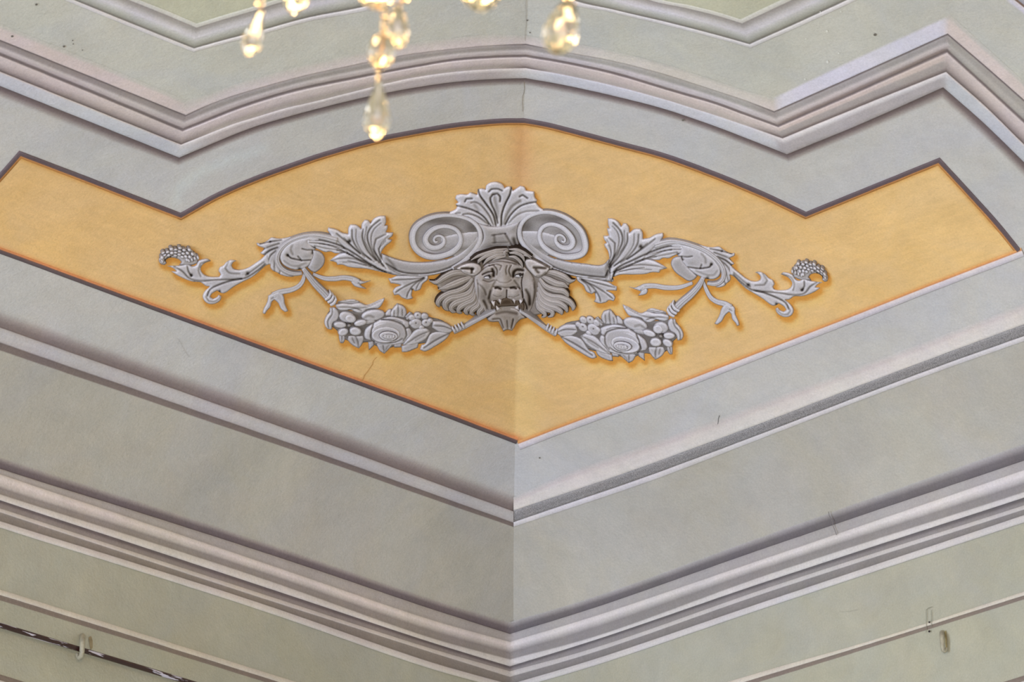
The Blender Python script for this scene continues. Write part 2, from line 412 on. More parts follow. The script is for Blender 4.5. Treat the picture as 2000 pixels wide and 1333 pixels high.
# --- upper big moulding
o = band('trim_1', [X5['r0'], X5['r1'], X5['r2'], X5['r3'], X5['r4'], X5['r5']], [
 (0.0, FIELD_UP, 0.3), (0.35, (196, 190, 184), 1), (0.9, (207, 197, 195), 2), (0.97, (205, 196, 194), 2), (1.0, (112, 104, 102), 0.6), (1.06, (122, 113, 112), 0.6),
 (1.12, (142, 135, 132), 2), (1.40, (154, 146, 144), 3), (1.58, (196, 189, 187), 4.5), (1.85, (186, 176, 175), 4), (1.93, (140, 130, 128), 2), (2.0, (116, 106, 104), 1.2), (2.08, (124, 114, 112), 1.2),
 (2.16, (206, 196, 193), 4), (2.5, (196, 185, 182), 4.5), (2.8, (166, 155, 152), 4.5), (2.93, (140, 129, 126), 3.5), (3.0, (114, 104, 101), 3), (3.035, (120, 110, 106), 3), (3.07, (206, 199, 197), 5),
 (3.2, (208, 205, 206), 6), (3.6, (196, 198, 202), 6), (3.97, (190, 189, 191), 5.5), (4.0, (108, 96, 96), 1.5), (4.35, (122, 110, 109), 0.8), (4.7, (160, 153, 149), 0.5), (5.0, FRIEZE, 0.3)], cmod=tint1)  # last rows fade out as a painted shadow below the moulding
tag(o, 'upper stepped lilac grey moulding zigzagging and arching over the gold panel', None, None, 'structure')
# --- top inner moulding
q0 = [(60, -80), (259, 1), (322, 26), (384, 52), (440, 35), (500, 18), (552, 2), (700, -34), (860, -62), (1027, -78), (1150, -45), (1280, 2), (1340, 14), (1400, 29), (1449, 44), (1495, 22), (1541, 0), (1700, -78)]
q1 = [(-60, -84), (148, 1), (264, 48), (379, 94), (440, 77), (500, 62), (600, 35), (700, 15), (860, -20), (1027, -44), (1125, 1), (1200, 19), (1300, 42), (1400, 68), (1464, 86), (1560, 43), (1650, 1), (1820, -80)]
o = band('trim_2', [q0, q1], [(-0.16, FIELD_TOP, 0.3), (-0.12, (204, 204, 196), 1.5), (0.02, (204, 202, 196), 1.5), (0.06, (152, 147, 143), 1), (0.2, (162, 158, 154), 2), (0.36, (190, 187, 188), 4), (0.52, (206, 204, 209), 5),
 (0.7, (188, 189, 184), 4.5), (0.9, (160, 160, 150), 3), (0.97, (124, 121, 114), 1), (1.0, (124, 121, 114), 1), (1.03, (214, 211, 211), 2.5), (1.17, (208, 206, 206), 2.5), (1.2, FIELD_UP, 0.4)])
tag(o, 'rounded pale moulding along the top edge behind the crystals', None, None, 'structure')
# --- sliver of the next moulding in the top right corner
o = band('trim_8', [[(1956, -38), (1982, 0), (2001, 15), (2060, 66)], [(1975, -50), (1996, -8), (2012, 6), (2072, 56)]], [(-0.9, FIELD_UP, 0.3), (-0.5, (204, 203, 214), 1.5), (-0.08, (208, 203, 206), 1.5), (0, (120, 100, 88), 1), (0.2, (124, 104, 92), 1), (0.3, (160, 160, 168), 2), (1.0, (176, 178, 184), 2.5)])
tag(o, 'sliver of lavender edged moulding in the top right corner', None, None, 'structure')
# --- cornice above the walls
XS = [0, 500, 850, 996, 1150, 1500, 2000]
CT = [[893, 916, 927, 949, 967, 978, 985, 994, 1001, 1019, 1032], [1054, 1074, 1095, 1110, 1127, 1142, 1150, 1157, 1165, 1176, 1190], [1172, 1192, 1214, 1229, 1250, 1258, 1264, 1270, 1277, 1297, 1310],
      [1216, 1239, 1255, 1270, 1290, 1303, 1309, 1312, 1323, 1338, 1350], [1170, 1191, 1208, 1223, 1249, 1255, 1261, 1270, 1278, 1292, 1305], [1045, 1069, 1090, 1103, 1124, 1136, 1142, 1149, 1157, 1174, 1187], [868, 900, 919, 939, 963, 973, 982, 988, 996, 1007, 1022]]
def ext(cols, xs):
    xs = list(xs); cols = [list(c) for c in cols]
    a = [c0-(c1-c0)*900/(xs[1]-xs[0]) for c0, c1 in zip(cols[0], cols[1])]; b = [c1+(c1-c0)*900/(xs[-1]-xs[-2]) for c0, c1 in zip(cols[-2], cols[-1])]
    return [xs[0]-900]+xs+[xs[-1]+900], [a]+cols+[b]
xs, ct = ext(CT, XS)
refs = [[(x, c[k]) for x, c in zip(xs, ct)] for k in range(11)]
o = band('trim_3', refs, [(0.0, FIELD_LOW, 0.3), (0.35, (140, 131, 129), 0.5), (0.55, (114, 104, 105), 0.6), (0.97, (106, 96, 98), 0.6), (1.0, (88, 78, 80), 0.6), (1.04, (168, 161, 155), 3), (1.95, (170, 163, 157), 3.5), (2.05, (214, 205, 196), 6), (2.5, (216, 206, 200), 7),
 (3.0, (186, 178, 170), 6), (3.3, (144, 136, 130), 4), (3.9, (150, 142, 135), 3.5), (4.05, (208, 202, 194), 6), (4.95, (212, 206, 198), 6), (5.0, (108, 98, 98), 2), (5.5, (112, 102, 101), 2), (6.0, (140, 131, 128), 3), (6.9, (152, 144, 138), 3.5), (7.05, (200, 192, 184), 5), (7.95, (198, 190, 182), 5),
 (8.05, (142, 134, 126), 3), (8.95, (134, 126, 118), 2.5), (9.03, (210, 203, 198), 5), (9.9, (206, 201, 192), 5), (10.0, FIELD_WALL, 0.5)], cmod=tint3)  # first rows are a soft painted shadow above the edge
tag(o, 'stepped cornice of pale and dark lines where wall meets cove', None, None, 'structure')
# --- thin line below
def two(name, cols, xs, rows, label, mat=None):
    xs, cc = ext(cols, xs); refs = [[(x, c[k]) for x, c in zip(xs, cc)] for k in range(len(cols[0]))]
    o = band(name, refs, rows, mat); tag(o, label, None, None, 'structure'); return o
two('trim_4', [[1152, 1163, 1174], [1308, 1319, 1328], [1463, 1474, 1483], [1309, 1319, 1328], [1252, 1258, 1266], [1156, 1164, 1172]], [0, 500, 996, 1500, 1700, 2000],
    [(0, FIELD_WALL, 0.3), (0.06, (206, 199, 184), 2), (0.95, (206, 200, 186), 2), (1.03, (128, 117, 107), 0.8), (1.9, (132, 121, 111), 0.8), (2.0, FIELD_BOT, 0.3)], 'thin white and brown line along both walls under the cornice')
two('trim_5', [[1318, 1330, 1342], [1474, 1486, 1497], [1640, 1652, 1662], [1475, 1486, 1497], [1320, 1331, 1343]], [0, 500, 996, 1500, 2000],
    [(0, FIELD_BOT, 0.3), (0.06, (128, 117, 107), 1), (0.95, (132, 121, 111), 1), (1.03, (206, 202, 196), 2), (1.95, (206, 202, 196), 2), (2.0, FIELD_BOT, 0.3)], 'lowest painted line just entering the bottom corners')
# --- strip between panel and cornice, left and right differ
def half(name, cols, xs, rows, label, side, mat=None):
    xs = list(xs); cols = [list(c) for c in cols]
    if side == 'L':
        a = [c0-(c1-c0)*900/(xs[1]-xs[0]) for c0, c1 in zip(cols[0], cols[1])]; xs = [xs[0]-900]+xs; cols = [a]+cols
    else:
        b = [c1+(c1-c0)*900/(xs[-1]-xs[-2]) for c0, c1 in zip(cols[-2], cols[-1])]; xs = xs+[xs[-1]+900]; cols = cols+[b]
    refs = [[(x, c[k]) for x, c in zip(xs, cols)] for k in range(len(cols[0]))]
    o = band(name, refs, rows, mat); tag(o, label, None, None, 'structure'); return o
half('trim_6', [[606, 640, 669, 686], [783, 817, 843, 856], [910, 944, 967, 978], [967, 1000, 1022, 1031]], [0, 500, 850, 1003],
     [(0, FRIEZE, 0.3), (0.35, (160, 152, 149), 0.5), (0.7, (132, 121, 119), 0.8), (0.98, (124, 113, 111), 0.8), (1.03, (182, 178, 178), 4), (1.5, (188, 186, 187), 5), (1.95, (184, 179, 179), 4), (2.08, (120, 109, 105), 1.2), (2.85, (126, 115, 110), 1), (3, FIELD_LOW, 0.3)],
     'left grey fillet between brown lines below the gold panel', 'L')
half('trim_7', [[972, 986, 998, 1021, 1031], [928, 945, 966, 988, 999], [855, 874, 896, 918, 930], [781, 801, 822, 843, 853], [657, 675, 695, 716, 726], [592, 611, 634, 657, 668]], [1003, 1100, 1300, 1500, 1835, 2000],
     [(0, FRIEZE, 0.3), (0.6, (198, 190, 187), 1.5), (1.0, (208, 202, 197), 3), (1.95, (212, 208, 203), 4), (2.02, (160, 158, 158), 1.5), (2.97, (160, 158, 158), 1.5), (3.05, (206, 202, 203), 3.5), (3.8, (204, 202, 203), 3), (4, FIELD_LOW, 0.3)],
     'right pale fillet with stippled grey line below the gold panel', 'R')
_xs = [1003, 1100, 1300, 1500, 1835, 2000, 2850]
_tp = [998, 966, 896, 822, 695, 634, 320]; _bt = [1021, 988, 918, 843, 716, 657, 353]
band('stippled_line', [list(zip(_xs, _tp)), list(zip(_xs, _bt))], [(0.02, (150, 148, 149), 2.0), (0.5, (134, 132, 134), 2.6), (0.98, (146, 144, 145), 2.0)], M_GRIT, bpy.data.objects['trim_7'])

# ------------------------------------------------------------------ walls with cove
PT = np.array([(-300, 160), (-60, 400), (38, 296), (196, 356), (353, 417), (420, 380), (500, 345), (560, 323), (627, 300), (735, 270), (800, 257), (880, 243), (932, 237), (985, 233), (1025, 233), (1070, 241), (1118, 253), (1220, 280), (1295, 300), (1400, 338), (1490, 375), (1574, 415), (1700, 364), (1835, 309), (1905, 385), (1950, 435), (1993, 488)], float)
def yl(pts, x): p = np.asarray(pts, float); p = p[np.argsort(p[:, 0])]; return np.interp(x, p[:, 0], p[:, 1])
LB = lambda x: np.where(x < 1003, np.interp(x, [-400, 0, 500, 850, 1003], [500, 655, 830, 958, 1015]), np.interp(x, [1003, 1300, 1500, 2000, 2400], [1015, 905, 832, 646, 495]))
def build_wall(name, side):
    # grid: u along the wall, s up the profile
    zs = [FLOOR, -1.5, -0.6, -0.3]+list(np.arange(-0.25, 0, 0.02))
    pr = [(0.0, z) for z in zs]
    for ph in np.concatenate([np.linspace(0, 0.85, 130), np.linspace(0.86, math.pi/2, 40)]): pr.append((RH*(1-math.cos(ph)), RV*math.sin(ph)))
    us = np.concatenate([np.linspace(0, 3.2, 320), np.linspace(3.3, 9.0, 12)])
    V = []; nU = len(us)
    for (off, z) in pr:
        u = off+us if off > 0 else us
        col = np.stack([u, np.full(nU, off), np.full(nU, z)], 1)
        V.append(col if side == 'left' else col[:, [1, 0, 2]])
    V = np.vstack(V); F = []
    for i in range(len(pr)-1):
        for j in range(nU-1):
            f = (i*nU+j, i*nU+j+1, (i+1)*nU+j+1, (i+1)*nU+j); F.append(f if side == 'right' else f[::-1])
    p = project(V); x, y = p[:, 0], p[:, 1]
    c = np.tile(np.array(FRIEZE, float), (len(V), 1))
    up = y < yl(X5['r2'], x); c[up] = FIELD_UP
    tp = y < yl([(-400, -220), (-60, -84), (148, 1), (379, 94), (440, 77), (600, 35), (700, 15), (1027, -44), (1125, 1), (1300, 42), (1464, 86), (1650, 1), (2100, -200)], x)-20; c[tp] = FIELD_TOP
    lo = y > LB(x); c[lo] = FIELD_LOW
    b2 = y > yl(refs[5], x); c[b2] = FIELD_WALL
    b1 = y > yl([(-400, 1040), (0, 1163), (500, 1319), (996, 1474), (1500, 1319), (2000, 1164), (2400, 1040)], x); c[b1] = FIELD_BOT
    if side == 'left':   # pale brush sweep below the moulding and a stain on the lower field
        k = np.exp(-(dist_poly(p, np.array([(342, 396), (352, 366), (385, 340), (440, 316), (520, 288)], float))/9)**2)*0.45; c = c*(1-k[:, None])+np.array((204, 212, 210))*k[:, None]
        k = np.exp(-(dist_poly(p, np.array([(350, 985), (420, 930), (520, 880)], float))/34)**2)*0.3*(y > LB(x)); c = c*(1-k[:, None])+np.array((160, 158, 146))*k[:, None]
    return tag(mesh(name, V, F, M_WALL, lin(c)), 'sage grey plaster wall curving into the ceiling, '+side+' of the corner crease', None, None, 'structure')
wl = build_wall('wall_left', 'left'); wr = build_wall('wall_right', 'right')
cv = [(RH, RH, RV), (12, RH, RV), (12, 12, RV), (RH, 12, RV)]
tag(mesh('ceiling', cv, [(0, 3, 2, 1)], M_WALL, np.tile(lin(FIELD_TOP), (4, 1)), None, False), 'flat plaster ceiling beyond the cove', None, None, 'structure')
tag(mesh('floor', [(0, 0, FLOOR), (9, 0, FLOOR), (9, 9, FLOOR), (0, 9, FLOOR)], [(0, 1, 2, 3)], plain('pale_stone_floor', (206, 204, 200), 0.5), None, None, False), 'pale stone floor of the room', None, None, 'structure')

def line3(name, pts, w, col, parent, h=0.0009, mat=None):
    """hairline: a thin strip lying on the plaster (cracks, scratches, crease shade)"""
    C = catmull(pts, False, 4); tg = np.gradient(C, axis=0); tg /= np.linalg.norm(tg, axis=1)[:, None]; nn = np.stack([-tg[:, 1], tg[:, 0]], 1)
    a = C+nn*w/2; b = C-nn*w/2; V = surf(np.vstack([a, b]), h); n = len(C)
    return mesh(name, V, [(i, i+1, n+i+1, n+i) for i in range(n-1)], mat or M_TRIM, np.tile(lin(col), (2*n, 1)), parent)
def jag(a, b, n, amp):
    a, b = np.array(a, float), np.array(b, float); t = np.linspace(0, 1, n)[:, None]; p = a+(b-a)*t
    p[1:-1] += np.array([[random.uniform(-amp, amp), random.uniform(-amp, amp)] for _ in range(n-2)]); return p
line3('crack_or_shade', jag((1025, 158), (1021, 218), 9, 2), 0.9, (142, 134, 118), wl)  # shade in the corner crease, drawn as a thin darker strip
line3('crack_or_shade', jag((1028, 0), (1026, 84), 9, 1), 0.8, (166, 164, 152), wr)
line3('crack_or_shade', jag((1405, 812), (1400, 838), 5, 1), 1.3, (110, 110, 110), wr)
line3('crack_or_shade', jag((1618, 1000), (1634, 1046), 6, 1.5), 1.2, (120, 115, 112), wr, 0.0065)
line3('crack_or_shade', jag((1640, 1196), (1675, 1192), 6, 1), 0.8, (160, 160, 146), wr)
line3('crack_or_shade', jag((345, 660), (370, 698), 5, 1), 0.6, (172, 168, 162), wl)
for (x, y, r, wl_) in ((71, 9, 2.6, wl), (24, 71, 2.6, wl), (125, 91, 2.6, wl), (142, 79, 1.5, wl), (143, 86, 1.4, wl), (161, 98, 1.3, wl), (1030, 40, 1.8, wr), (1035, 64, 1.6, wr), (1334, 235, 2.4, wr), (1709, 68, 3.2, wr), (1495, 59, 1.3, wr), (1054, 895, 1.8, wr)):
    p = surf(ell(x, y, r, r*0.8, 0, 8), 0.0012 if y < 215 or y > 300 else 0.003)
    mesh('fly_spot', p, [list(range(8))[::-1]], M_TRIM, np.tile(lin((112, 108, 100)), (8, 1)), wl_)
for (x, y, r) in ((1615, 61, 2.2), (1616, 121, 2.6), (1572, 155, 1.8), (1638, 104, 1.6), (1602, 23, 1.2), (1642, 23, 1.5), (1574, 76, 1.3)):
    p = surf(ell(x, y, r, r, 0, 8), 0.0012); mesh('paint_fleck', p, [list(range(8))[::-1]], M_TRIM, np.tile(lin((214, 216, 208)), (8, 1)), wr)

# ------------------------------------------------------------------ ORNAMENT
# correspondences between the left half and its mirrored right half
PAIRS = [((856.8, 472), (1095.6, 470.8)), ((800.4, 464.8), (1147.2, 474.4)), ((876, 420.4), (1068, 414.4)), ((842.4, 505.6), (1108.8, 506)), ((943, 460), (1010.4, 460)), ((891.6, 524.8), (1071.6, 523.6)),
 ((752.5, 422), (1187.5, 427)), ((768, 454.7), (1178.8, 461)), ((640.8, 444.4), (1295, 455)), ((644.4, 509), (1303.8, 523.8)), ((796.9, 584.9), (1170, 592.5)), ((758.5, 544), (1205.5, 560)),
 ((501, 474), (1435, 493.8)), ((588, 539), (1385, 558.8)), ((634, 508), (1311, 520)), ((608, 457), (1320, 470)), ((461.6, 510), (1475, 532.5)), ((411.6, 510), (1525, 536)), ((356, 482.4), (1570, 510)), ((313, 514), (1616, 547.5)),
 ((334.4, 530.4), (1602.5, 562.5)), ((410, 594.4), (1537.5, 620)), ((723.6, 549), (1231, 561)), ((515, 614), (1442.5, 637.5)), ((563, 609), (1395, 633.8)), ((650, 586), (1310, 607.5)), ((751, 585), (1216, 597.5)), ((703, 681), (1278, 703)),
 ((756, 657), (1218, 678)), ((749, 692), (1230, 710)), ((823, 687), (1164, 702)), ((641, 642.5), (1330, 664)), ((885.7, 645), (1086, 650)), ((967, 609), (1016, 609)), ((728, 533), (1200, 545)), ((812, 512), (1150, 516))]
def tps(pairs, reg=2.0):
    s = np.array([p[0] for p in pairs]); d = np.array([p[1] for p in pairs]); n = len(s); sc = 300.0; c = s.mean(0)
    U = lambda r2: np.where(r2 > 1e-12, r2*np.log(np.maximum(r2, 1e-12)), 0)
    q = (s-c)/sc; K = U(((q[:, None]-q[None])**2).sum(2))+np.eye(n)*reg*1e-3; Pm = np.hstack([np.ones((n, 1)), q])
    Am = np.zeros((n+3, n+3)); Am[:n, :n] = K; Am[:n, n:] = Pm; Am[n:, :n] = Pm.T
    w = np.linalg.solve(Am, np.vstack([d, np.zeros((3, 2))]))
    def f(x):
        x = (np.asarray(x, float)-c)/sc
        return U(((x[:, None]-q[None])**2).sum(2))@w[:n]+np.hstack([np.ones((len(x), 1)), x])@w[n:]
    return f
MIR = tps(PAIRS)
def loc(x, y): return tuple(surf([(x, y)], 0)[0])

def acanthus(T, label, at):
    r = empty('acanthus_scroll', loc(*at), label, 'carved scroll', 'acanthus scrolls either side of the lion mask')
    # far tendril with seed pod
    patch('tendril', Z1([(1210, 470), (1150, 530), (1100, 565), (1040, 605), (980, 630), (920, 635), (875, 620), (862, 592), (880, 562), (910, 548), (860, 538), (812, 558), (782, 592), (745, 612), (733, 648), (755, 682), (740, 704), (680, 705), (620, 695), (580, 670), (560, 632), (570, 600), (600, 572), (658, 550), (630, 528), (580, 532), (535, 548), (515, 590), (480, 600), (430, 580), (380, 590), (330, 595), (230, 598), (290, 620), (325, 650), (272, 652), (330, 690), (400, 725), (480, 752), (560, 760), (610, 795), (650, 800), (600, 845), (578, 895), (600, 945), (650, 972), (710, 965), (755, 930), (762, 895), (735, 880), (715, 905), (680, 918), (652, 900), (668, 872), (720, 840), (765, 865), (800, 862), (880, 805), (970, 755), (1060, 710), (1130, 655), (1190, 600), (1240, 580)]),
          r, H=0.009, dome=6, T=T, t0=0.76, step=2.0,
          grooves=[(Z1([(300, 605), (380, 650), (450, 720), (560, 745), (700, 735), (850, 730), (960, 722)]), 1.6, 0.7), (Z1([(625, 890), (650, 830), (720, 790), (850, 745), (1000, 715), (1120, 640), (1190, 580)]), 1.6, 0.9), (Z1([(430, 600), (440, 650), (470, 695)]), 1.5, 0.7),
                   (Z1([(640, 545), (560, 575), (540, 640), (560, 700)]), 1.5, 0.5), (Z1([(1000, 690), (1060, 650), (1180, 560)]), 1.4, 0.6), (Z1([(830, 560), (800, 620), (840, 665), (940, 675)]), 1.6, 0.5), (Z1([(610, 900), (640, 945), (700, 945), (745, 905)]), 1.4, 0.5)],
          dots=[(280+470/5, 400+690/5, 3), (280+1020/5, 400+672/5, 3), (280+745/5, 400+845/5, 2.5)])
    g = []
    for k in range(7):
        a = k/6; p0 = np.array((200+330*a, 540-130*math.sin(a*2.6)))
        g.append((Z1([(190+60*k, 455-25*math.sin(k*0.5)+max(0, 3-k)*18), (225+52*k, 560-22*k+max(0, k-3)*30)]), 1.1, 0.75))
    g += [(Z1([(170, 550), (210, 500), (280, 465), (360, 452), (440, 470), (510, 520)]), 1.1, 0.75), (Z1([(200, 555), (240, 515), (310, 492), (380, 490), (440, 510), (490, 545)]), 1.1, 0.7), (Z1([(160, 520), (220, 460), (300, 430), (400, 432), (480, 470)]), 1.1, 0.6)]
    patch('seed_pod', Z1([(172, 582), (150, 545), (165, 490), (210, 450), (270, 425), (340, 412), (410, 415), (470, 438), (512, 475), (532, 520), (530, 570), (480, 590), (410, 592), (350, 590), (372, 560), (345, 535), (285, 517), (238, 525), (217, 545), (228, 572), (205, 590)]), r, H=0.012, dome=9, T=T, t0=0.60, step=1.7, grooves=g)
    cl = catmull([(188, 562), (176, 530), (205, 490), (265, 466), (340, 464), (415, 478), (470, 515), (490, 560)], False, 4)
    cu = np.concatenate([[0], np.cumsum(np.linalg.norm(np.diff(cl, axis=0), axis=1))]); cu /= cu[-1]
    for q in range(11):
        t = 0.02+q*0.092; c0 = np.array([np.interp(t, cu, cl[:, k]) for k in (0, 1)]); c1 = np.array([np.interp(t+0.02, cu, cl[:, k]) for k in (0, 1)])
        tg_ = (c1-c0)/np.linalg.norm(c1-c0); nn_ = np.array([-tg_[1], tg_[0]]); wd_ = np.interp(t, [0, 0.2, 0.45, 0.75, 1], [26, 55, 84, 112, 128]); m_ = max(1, int(round(wd_/34)))
        for j in range(m_):
            o_ = (j-(m_-1)/2+(0.25 if q % 2 else -0.25)*(m_ > 1))*wd_/m_; p_ = c0+nn_*o_
            patch('pod_scale', Z1(ell(p_[0], p_[1], 22, min(wd_/m_*0.46, 19), math.degrees(math.atan2(tg_[1], tg_[0])), 8)), r, H=0.006, base=0.015, dome=2.6, T=T, t0=0.82, step=1.5, edge=0.25, shade=0)
    # leafy fringe, swirl and ball
    patch('fringe_leaf', ZS([(410, 345), (520, 350), (640, 290), (700, 240), (860, 260), (1000, 240), (1150, 200), (1000, 330), (900, 450), (850, 600), (840, 760), (900, 880), (1010, 950), (1150, 1010), (1000, 1005), (870, 965), (820, 930), (730, 890), (680, 830), (680, 770), (610, 765), (600, 700), (610, 600), (540, 580), (480, 545), (530, 500), (560, 450), (430, 400)]), r, H=0.008, dome=6, T=T, t0=0.72, step=1.9,
          grooves=[(ZS([(480, 370), (650, 330), (900, 290)]), 1.4, 0.8), (ZS([(520, 480), (640, 430), (850, 360)]), 1.6, 0.6), (ZS([(560, 580), (680, 490), (820, 440)]), 1.8, 0.9), (ZS([(620, 740), (680, 600), (790, 500)]), 1.5, 0.7), (ZS([(760, 900), (760, 760), (780, 650)]), 1.5, 0.5), (ZS([(850, 950), (880, 880), (830, 800)]), 1.5, 0.6)], dots=[(460+68, 440+32, 2)])
    patch('ball', ZS([(1500, 480), (1620, 500), (1710, 570), (1745, 660), (1720, 780), (1640, 870), (1560, 930), (1480, 900), (1400, 830), (1440, 740), (1480, 650), (1500, 560)]), r, H=0.013, dome=14, base=0.002, T=T, t0=0.64, step=2)
    patch('swirl', ZS([(860, 620), (920, 470), (1040, 350), (1200, 270), (1420, 230), (1640, 240), (1640, 300), (1440, 330), (1500, 420), (1570, 470), (1500, 500), (1530, 560), (1510, 650), (1490, 700), (1420, 800), (1300, 860), (1150, 870), (1000, 820), (900, 740)]), r, H=0.010, base=0.006, dome=12, T=T, t0=0.76, step=1.9,
          grooves=[(ZS([(1020, 590), (1080, 640), (1200, 670), (1300, 690), (1480, 680)]), 1.4, 1.0), (ZS([(1300, 460), (1400, 485), (1500, 480), (1520, 560)]), 1.3, 0.8), (ZS([(1110, 400), (1080, 480), (1120, 570)]), 2.0, 0.35), (ZS([(1220, 610), (1290, 690)]), 1.4, 0.7), (ZS([(950, 700), (1080, 790), (1220, 800), (1380, 740)]), 1.8, 0.3)],
          dots=[(561.5, 498.5, 2.8), (610.5, 494.5, 2.6), (585, 525.5, 3), (604, 472.5, 3)], bumps=[(460+138, 440+59, 9, 5, 0.002, -0.1)])
    sweep('scroll_rim', ZS([(1990, 300), (1700, 225), (1450, 205), (1220, 255), (1000, 360), (850, 520), (810, 680), (880, 830), (1010, 920), (1150, 955), (1300, 950)]), [13, 12, 8, 8, 9, 9.5, 10, 9, 8.5, 8, 5], r, H=0.008, base=0.010, T=T, t0=0.74, lines=[(-0.2, 0.9), (0.55, 0.5)], M=12)
    # acanthus leaf
    gl = [(Z2([(20, 285), (120, 290), (250, 325), (380, 395), (500, 475), (620, 540), (700, 562)]), 1.6, 1.0), (Z2([(20, 308), (140, 320), (260, 360), (380, 425), (520, 500)]), 1.3, 0.7), (Z2([(620, 500), (560, 430), (505, 330), (490, 250), (520, 185), (590, 125)]), 1.6, 0.8), (Z2([(560, 455), (490, 370), (450, 270), (455, 200)]), 1.5, 0.8),
          (Z2([(520, 450), (420, 370), (370, 280), (365, 205)]), 1.5, 0.7), (Z2([(430, 400), (330, 310), (240, 235)]), 1.5, 0.7), (Z2([(600, 460), (545, 360), (560, 280), (640, 240)]), 1.5, 0.7), (Z2([(600, 440), (580, 360), (640, 292)]), 1.3, 0.5), (Z2([(340, 400), (250, 300), (160, 262)]), 1.2, 0.5),
          (Z2([(640, 545), (500, 495), (380, 440), (250, 440), (200, 456)]), 1.5, 0.6), (Z2([(480, 495), (380, 470), (290, 470)]), 1.2, 0.5), (Z2([(380, 412), (280, 375), (150, 355), (60, 335)]), 1.3, 0.6)]
    gl += [(Z2([(640, 520), (590, 450), (530, 350), (520, 270), (545, 200), (600, 150)]), 1.2, 0.6), (Z2([(585, 475), (520, 390), (470, 290), (485, 180)]), 1.2, 0.6), (Z2([(545, 465), (450, 385), (400, 290), (400, 200)]), 1.2, 0.5), (Z2([(470, 430), (380, 350), (300, 270)]), 1.2, 0.5), (Z2([(610, 455), (585, 380), (600, 320), (660, 255)]), 1.1, 0.5),
           (Z2([(640, 552), (520, 512), (430, 480), (330, 455)]), 1.1, 0.5), (Z2([(300, 360), (200, 330), (100, 318)]), 1.1, 0.6), (Z2([(560, 505), (450, 455), (340, 405), (240, 370)]), 1.1, 0.6)]
    patch('acanthus_leaf', Z2([(-10, 235), (60, 238), (140, 250), (190, 245), (165, 210), (172, 186), (235, 200), (285, 228), (332, 238), (335, 190), (352, 162), (400, 165), (440, 197), (445, 155), (468, 125), (495, 125), (515, 150), (545, 112), (590, 92), (638, 92), (642, 140), (632, 170), (655, 168), (655, 190), (640, 225), (700, 228), (692, 255), (660, 278), (690, 288), (680, 305), (640, 335), (612, 370), (600, 405), (615, 440), (660, 500), (710, 575), (640, 556), (560, 538), (480, 522), (400, 516), (330, 506), (290, 490), (245, 490), (235, 470), (185, 457), (215, 430), (260, 400), (300, 390), (230, 397), (190, 382), (150, 387), (100, 368), (60, 352), (-10, 325)]),
          r, H=0.011, base=0.003, dome=9, T=T, t0=0.80, step=2.0, grooves=gl, dots=[(600+345/4.165, 400+297/4.165, 3.5), (600+60/4.165, 400+350/4.165, 2.2)])
    # stalk running into the volute
    patch('stalk', Z2([(605, 398), (690, 432), (780, 458), (880, 470), (1000, 467), (1100, 452), (1200, 417), (1270, 370), (1330, 300), (1380, 250), (1420, 260), (1400, 350), (1340, 430), (1270, 485), (1180, 530), (1090, 560), (1000, 578), (900, 587), (800, 582), (700, 568), (640, 520), (608, 460)]), r, H=0.011, base=0.002, dome=12, T=T, t0=0.62, step=2.2,
          grooves=[(Z2([(640, 480), (760, 545), (900, 562), (1020, 552), (1150, 515), (1290, 440)]), 1.6, 0.8), (Z2([(640, 500), (760, 566), (900, 576)]), 1.2, 0.5), (Z2([(650, 430), (690, 480), (720, 520)]), 2.5, 0.3)], ridges=[(Z2([(610, 405), (700, 440), (800, 466), (900, 475), (1010, 470), (1120, 450)]), 1.6, 0.9), (Z2([(720, 552), (880, 574), (1040, 560), (1180, 518)]), 1.2, 0.6)])
    patch('drop_leaf', Z2([(985, 578), (980, 612), (940, 645), (920, 690), (880, 705), (858, 690), (850, 740), (862, 762), (820, 772), (770, 757), (745, 735), (708, 738), (695, 705), (715, 675), (765, 655), (720, 645), (680, 640), (658, 600), (690, 595), (730, 578), (800, 576), (900, 580)]), r, H=0.008, dome=6, T=T, t0=0.70, step=1.9,
          grooves=[(Z2([(960, 590), (860, 605), (760, 610), (690, 612)]), 1.3, 0.7), (Z2([(950, 595), (850, 640), (770, 680), (720, 715)]), 1.3, 0.7), (Z2([(950, 600), (870, 650), (820, 720), (810, 755)]), 1.3, 0.7), (Z2([(965, 600), (910, 640), (885, 690)]), 1.2, 0.6)], dots=[(600+855/4.165, 400+690/4.165, 2)])
    return r
acanthus(None, 'grey acanthus scroll with curling seed pod on the gold panel left of the lion', (620, 490))
acanthus(MIR, 'grey acanthus scroll with curling seed pod on the gold panel right of the lion', (1330, 505))

